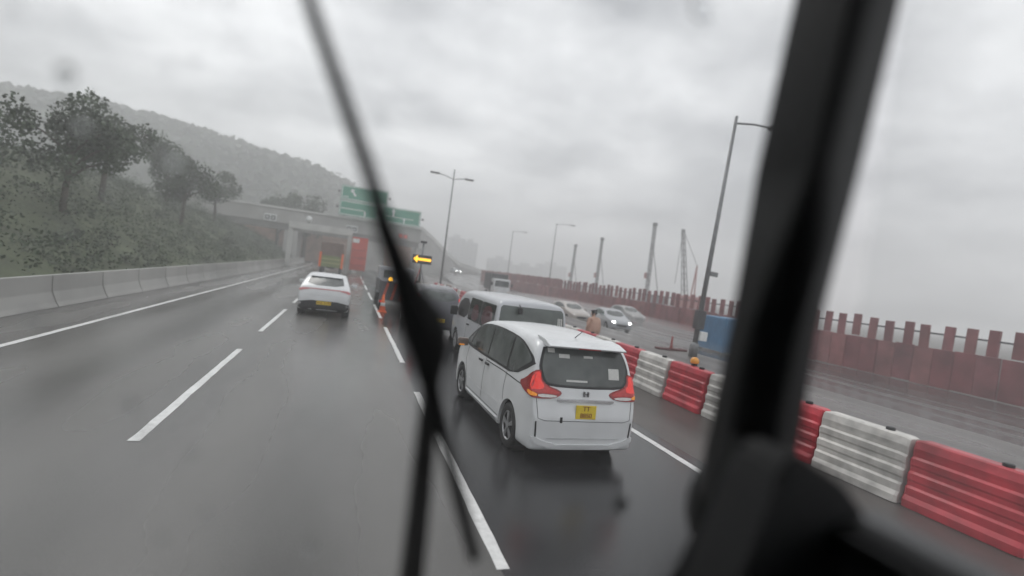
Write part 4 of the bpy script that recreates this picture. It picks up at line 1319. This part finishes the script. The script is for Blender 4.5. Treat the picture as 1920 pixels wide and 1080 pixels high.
# ------------------------------------------------------------------ worker standing behind the barriers
def skin_mesh(name, nodes, edges, m, parent, sub=2):
    me = bpy.data.meshes.new(name)
    me.from_pydata([n[0] for n in nodes], edges, [])
    o = bpy.data.objects.new(name, me); C.objects.link(o)
    o.modifiers.new('skin', 'SKIN')
    s = o.modifiers.new('sub', 'SUBSURF'); s.levels = sub; s.render_levels = sub
    for i, n in enumerate(nodes):
        r = n[1] if isinstance(n[1], tuple) else (n[1], n[1])
        me.skin_vertices[0].data[i].radius = r
    me.skin_vertices[0].data[0].use_root = True
    bpy.context.view_layer.update()
    res = bpy.data.meshes.new_from_object(o.evaluated_get(bpy.context.evaluated_depsgraph_get()))
    bpy.data.objects.remove(o)
    res.materials.clear()
    return link(name, res, m, parent, True)
def worker():
    t = empty('person', (8.62, 16.55, 0), R(20))
    t.scale = (.95, .95, .93)
    nodes = [((0, 0, .92), (.13, .10)), ((0, .02, 1.15), (.14, .10)), ((0, .05, 1.36), (.15, .10)), ((0, .09, 1.45), .055), ((0, .13, 1.54), (.075, .085)), ((0, .14, 1.63), (.075, .09)), ((0, .14, 1.69), (.05, .06)),
             ((-.18, .05, 1.37), .06), ((-.25, .02, 1.12), .048), ((-.22, .16, .93), .038), ((-.20, .22, .86), .035),
             ((.18, .05, 1.37), .06), ((.25, .02, 1.12), .048), ((.22, .16, .93), .038), ((.20, .22, .86), .035),
             ((-.1, 0, .86), .09), ((-.11, .02, .48), .06), ((-.11, 0, .09), .045), ((-.12, .12, .04), .04),
             ((.1, 0, .86), .09), ((.11, .02, .48), .06), ((.11, 0, .09), .045), ((.12, .12, .04), .04)]
    edges = [(0, 1), (1, 2), (2, 3), (3, 4), (4, 5), (5, 6), (2, 7), (7, 8), (8, 9), (9, 10), (2, 11), (11, 12), (12, 13), (13, 14), (0, 15), (15, 16), (16, 17), (17, 18), (0, 19), (19, 20), (20, 21), (21, 22)]
    skin_mesh('body', nodes, edges, skin_m, t)
    jn = [((0, 0, .72), (.34, .24)), ((0, .02, 1.10), (.33, .22)), ((0, .05, 1.35), (.20, .14)), ((0, .08, 1.43), (.09, .085)),
          ((-.21, .05, 1.36), .09), ((-.285, .02, 1.12), .08), ((-.24, .15, .96), .065), ((.21, .05, 1.36), .09), ((.285, .02, 1.12), .08), ((.24, .15, .96), .065)]
    skin_mesh('rain_jacket', jn, [(0, 1), (1, 2), (2, 3), (2, 4), (4, 5), (5, 6), (2, 7), (7, 8), (8, 9)], jacket_m, t)
    tn = [((0, 0, .9), (.15, .12)), ((-.11, 0, .8), .11), ((-.115, .02, .48), .085), ((-.115, 0, .12), .07), ((.11, 0, .8), .11), ((.115, .02, .48), .085), ((.115, 0, .12), .07)]
    skin_mesh('trousers', tn, [(0, 1), (1, 2), (2, 3), (0, 4), (4, 5), (5, 6)], trouser_m, t)
    hn = [((0, .12, 1.62), (.085, .095)), ((0, .13, 1.68), (.08, .09)), ((0, .13, 1.73), (.04, .05)), ((0, .08, 1.58), (.07, .05))]
    skin_mesh('hair', hn, [(0, 1), (1, 2), (0, 3)], hair_m, t)
    for s in (-1, 1):
        box('boot', s * .115 - .05, s * .115 + .05, -.08, .2, 0.0, .11, black_trim, t, .03, 2)
    tag(t, 'dark-haired person in a faded orange jacket standing behind the barriers', 'person')
worker()

# ------------------------------------------------------------------ the vehicle we look out of
t = empty('vehicle_cab', (0, 0, 0))
def slope_y(z):                      # plane of the windscreen
    return .80 - (z - 2.45) * .10
bm = bmesh.new()
z0, z1 = 1.25, 3.22
q = [(-1.85, slope_y(z0), z0), (.715, slope_y(z0), z0), (.715, slope_y(z1), z1), (-1.85, slope_y(z1), z1)]
bm.faces.new([bm.verts.new(p_) for p_ in q])
ws = from_bm('windscreen', bm, windscreen_m, t)
# drops of rain on the outside
drop_m = bpy.data.materials.new('rain drop'); drop_m.use_nodes = True
db = drop_m.node_tree.nodes['Principled BSDF']
db.inputs['Base Color'].default_value = (.95, .96, .97, 1); db.inputs['Roughness'].default_value = .02
db.inputs['Transmission Weight'].default_value = 1.0; db.inputs['IOR'].default_value = 1.33
def drop(u, v, r, sq=1.0):
    Y = .80
    for _ in range(4):
        p_ = at(u, v, Y); Y = slope_y(p_.z) + .004
    p_ = at(u, v, Y)
    bm = bmesh.new()
    bmesh.ops.create_uvsphere(bm, u_segments=14, v_segments=8, radius=r)
    rr = random.Random(int(u + v))
    for w_ in bm.verts:
        n_ = 1 + .25 * mn.noise(w_.co * (1.6 / r) + Vector((u, v, 0)))
        w_.co = Vector((w_.co.x * n_, max(-.0, w_.co.y) * .35, w_.co.z * n_ * sq))
    o = from_bm('raindrop', bm, drop_m, ws, True)
    o.location = p_
rd = random.Random(5)
for k in range(85):
    u = rd.uniform(-60, 470) if k < 60 else rd.uniform(200, 520); v = rd.uniform(-40, 1110)
    drop(u, v, rd.choice((.002, .003, .003, .004, .006)), rd.uniform(.9, 1.5))
for u, v, r, sq in ((712, 225, .009, 1), (1170, 10, .011, .8), (1315, 18, .022, .9), (580, 1030, .010, 1), (330, 300, .010, 1), (240, 760, .009, 1.2), (120, 140, .012, .9), (420, 520, .006, 1), (60, 600, .011, 1)):
    drop(u, v, r, sq)
sp = at(1187, 966, .80)
prism('dirt_speck', [(sp.x - .013, sp.z + .008), (sp.x + .004, sp.z + .014), (sp.x + .014, sp.z + .003), (sp.x + .004, sp.z - .017), (sp.x - .012, sp.z - .008)], slope_y(sp.z) + .001, slope_y(sp.z) + .004, cab_black, t, 'XZ')
# wiper: arm, blade, and the bracket that joins them
def on_glass(u, v, out_=.03):
    Y = .82
    for _ in range(4):
        p_ = at(u, v, Y); Y = slope_y(p_.z) + out_
    return at(u, v, Y)
def ribbon(name, pts, widths, depth, m, parent, out_):
    """flat bar that follows the screen: pts are picked on the glass, widths in metres"""
    P = [on_glass(u, v, out_) for u, v in pts]
    bm = bmesh.new(); rows = []
    for i, p_ in enumerate(P):
        d = (P[min(len(P) - 1, i + 1)] - P[max(0, i - 1)]).normalized()
        s = d.cross(Vector((0, 1, 0))).normalized() * widths[i] / 2
        o_ = Vector((0, depth, 0))
        rows.append([bm.verts.new(p_ - s), bm.verts.new(p_ + s), bm.verts.new(p_ + s + o_), bm.verts.new(p_ - s + o_)])
    for a, b in zip(rows, rows[1:]):
        for i in range(4):
            bm.faces.new((a[i], a[(i + 1) % 4], b[(i + 1) % 4], b[i]))
    bm.faces.new(rows[0]); bm.faces.new(rows[-1])
    return from_bm(name, bm, m, parent)
blade_px = [(572, -30), (590, 30), (622, 120), (655, 215), (690, 315), (712, 385), (735, 455), (760, 530), (785, 615), (805, 690), (818, 750), (840, 845), (866, 950), (892, 1052)]
bl = ribbon('wiper_blade', blade_px, [.017, .018, .019, .020, .021, .022, .024, .024, .024, .024, .024, .022, .022, .02], .02, wiper_black, t, .006)
ribbon('blade_frame', [(690, 330), (722, 430), (752, 510), (775, 590), (800, 680), (815, 760), (842, 860)], [.012, .030, .036, .054, .044, .03, .012], .016, wiper_black, bl, .03)
ribbon('blade_bow', [(742, 470), (770, 545), (800, 600), (815, 660), (812, 730)], [.02, .04, .06, .05, .02], .012, wiper_black, bl, .048)
ribbon('wiper_arm', [(812, 700), (806, 760), (796, 860), (784, 980), (770, 1110), (755, 1250)], [.026, .032, .036, .04, .044, .046], .02, wiper_black, t, .062)
# right hand pillar, its trim, the door and the shell of the cab
def bar(name, pts, x0, x1, y0, y1, m):
    bm = bmesh.new(); rows = []
    for (xo, z) in pts:
        yy = slope_y(z) - .80
        rows.append([bm.verts.new((x0 + xo, y0 + yy, z)), bm.verts.new((x1 + xo, y0 + yy, z)), bm.verts.new((x1 + xo, y1 + yy, z)), bm.verts.new((x0 + xo, y1 + yy, z))])
    for a, b in zip(rows, rows[1:]):
        for i in range(4): bm.faces.new((a[i], a[(i + 1) % 4], b[(i + 1) % 4], b[i]))
    bm.faces.new(rows[0]); bm.faces.new(rows[-1])
    bmesh.ops.bevel(bm, geom=[e for e in bm.edges if abs((e.verts[0].co - e.verts[1].co).z) > .05], offset=.012, segments=3, affect='EDGES')
    return from_bm(name, bm, m, t, True)
bar('pillar', [(.025, 1.3), (.022, 2.0), (.012, 2.15), (-.002, 2.42), (-.006, 2.7), (-.004, 3.0), (-.004, 3.3)], .697, .80, .68, .80, cab_black)
P = [at(u, v, .70) for u, v in ((1240, 1160), (1280, 1080), (1322, 978), (1362, 880), (1384, 832), (1410, 812))]
poly = [(p_.x, p_.z) for p_ in P] + [(.80, P[-1].z - .05), (.93, P[-1].z - .17), (.93, P[0].z)]
prism('pillar_trim', poly, .60, .70, cab_trim, t, 'XZ', .008)
mp_ = [at(u, v, .84) for u, v in ((1352, 868), (1328, 876), (1312, 900), (1304, 940), (1300, 985), (1306, 1012), (1330, 1030), (1400, 1000), (1420, 880))]
prism('mirror_bracket', chaikin([(p_.x, p_.z) for p_ in mp_], 1), .82, .87, cab_black, t, 'XZ', .006)
sl = [at(u, v, .715) for u, v in ((1222, 1160), (1268, 1090), (1312, 985), (1352, 890), (1380, 820))]
prism('rubber_seal', [(p_.x, p_.z) for p_ in sl] + [(p_.x + .03, p_.z) for p_ in sl[::-1]], .702, .725, cab_black, t, 'XZ')
box('door_panel', .80, .92, -1.4, .64, 1.1, 2.13, cab_trim, t, .015)
box('door_sill_strip', .775, .80, -1.4, .62, 2.08, 2.12, cab_black, t, .005)
bm = bmesh.new()
bm.faces.new([bm.verts.new(p_) for p_ in ((.845, -1.4, 2.135), (.845, .66, 2.135), (.845, .66, 3.2), (.845, -1.4, 3.2))])
from_bm('door_window', bm, window_m, t)
box('cab_roof', -1.95, .92, -1.5, .78, 3.22, 3.3, cab_trim, t)  # unseen roof, back, floor and side, put in to keep the cab dark
box('cab_back', -1.95, .92, -1.58, -1.5, .9, 3.3, cab_trim, t)
box('cab_floor', -1.95, .92, -1.5, .9, .85, .92, cab_trim, t)
box('cab_side', -1.95, -1.86, -1.5, .6, .92, 3.22, cab_trim, t)
box('dashboard', -1.86, .80, .45, .82, .95, 1.5, cab_trim, t, .03)
tag(t, 'dark vehicle cab around the viewpoint: windscreen, black wiper and right pillar', 'vehicle cab')

# ------------------------------------------------------------------ rain haze
bm = bmesh.new()
b_box(bm, -600, 600, -90, 950, -1.8, 68)
hz = bmesh.new(); hz.free()
haze_m = bpy.data.materials.new('rain haze'); haze_m.use_nodes = True
ht = haze_m.node_tree
ht.nodes.clear()
ho = ht.nodes.new('ShaderNodeOutputMaterial')
pv = ht.nodes.new('ShaderNodeVolumePrincipled')
pv.inputs['Color'].default_value = (.97, .97, .975, 1)
pv.inputs['Density'].default_value = 0.004
pv.inputs['Anisotropy'].default_value = 0.1
ht.links.new(pv.outputs[0], ho.inputs['Volume'])
hz = from_bm('haze', bm, haze_m)
tag(hz, 'pale grey rain haze filling the air over the road', 'haze', kind='stuff')

bm = bmesh.new()
bmesh.ops.create_uvsphere(bm, u_segments=24, v_segments=12, radius=1.0)
for v in bm.verts:
    n_ = 1 + .15 * mn.noise(v.co * 2.0)
    v.co = Vector((21.8 + v.co.x * 6.6 * n_, 47 + v.co.y * 27 * n_, -.45 + max(0, v.co.z) * 1.15 * n_))
spray_m = bpy.data.materials.new('road spray'); spray_m.use_nodes = True
st_ = spray_m.node_tree; st_.nodes.clear()
so = st_.nodes.new('ShaderNodeOutputMaterial'); sv = st_.nodes.new('ShaderNodeVolumePrincipled')
sv.inputs['Color'].default_value = (.96, .955, .955, 1); sv.inputs['Density'].default_value = .04
st_.links.new(sv.outputs[0], so.inputs['Volume'])
tag(from_bm('road_spray', bm, spray_m), 'pale spray hanging over the wet opposite road', 'spray', kind='stuff')
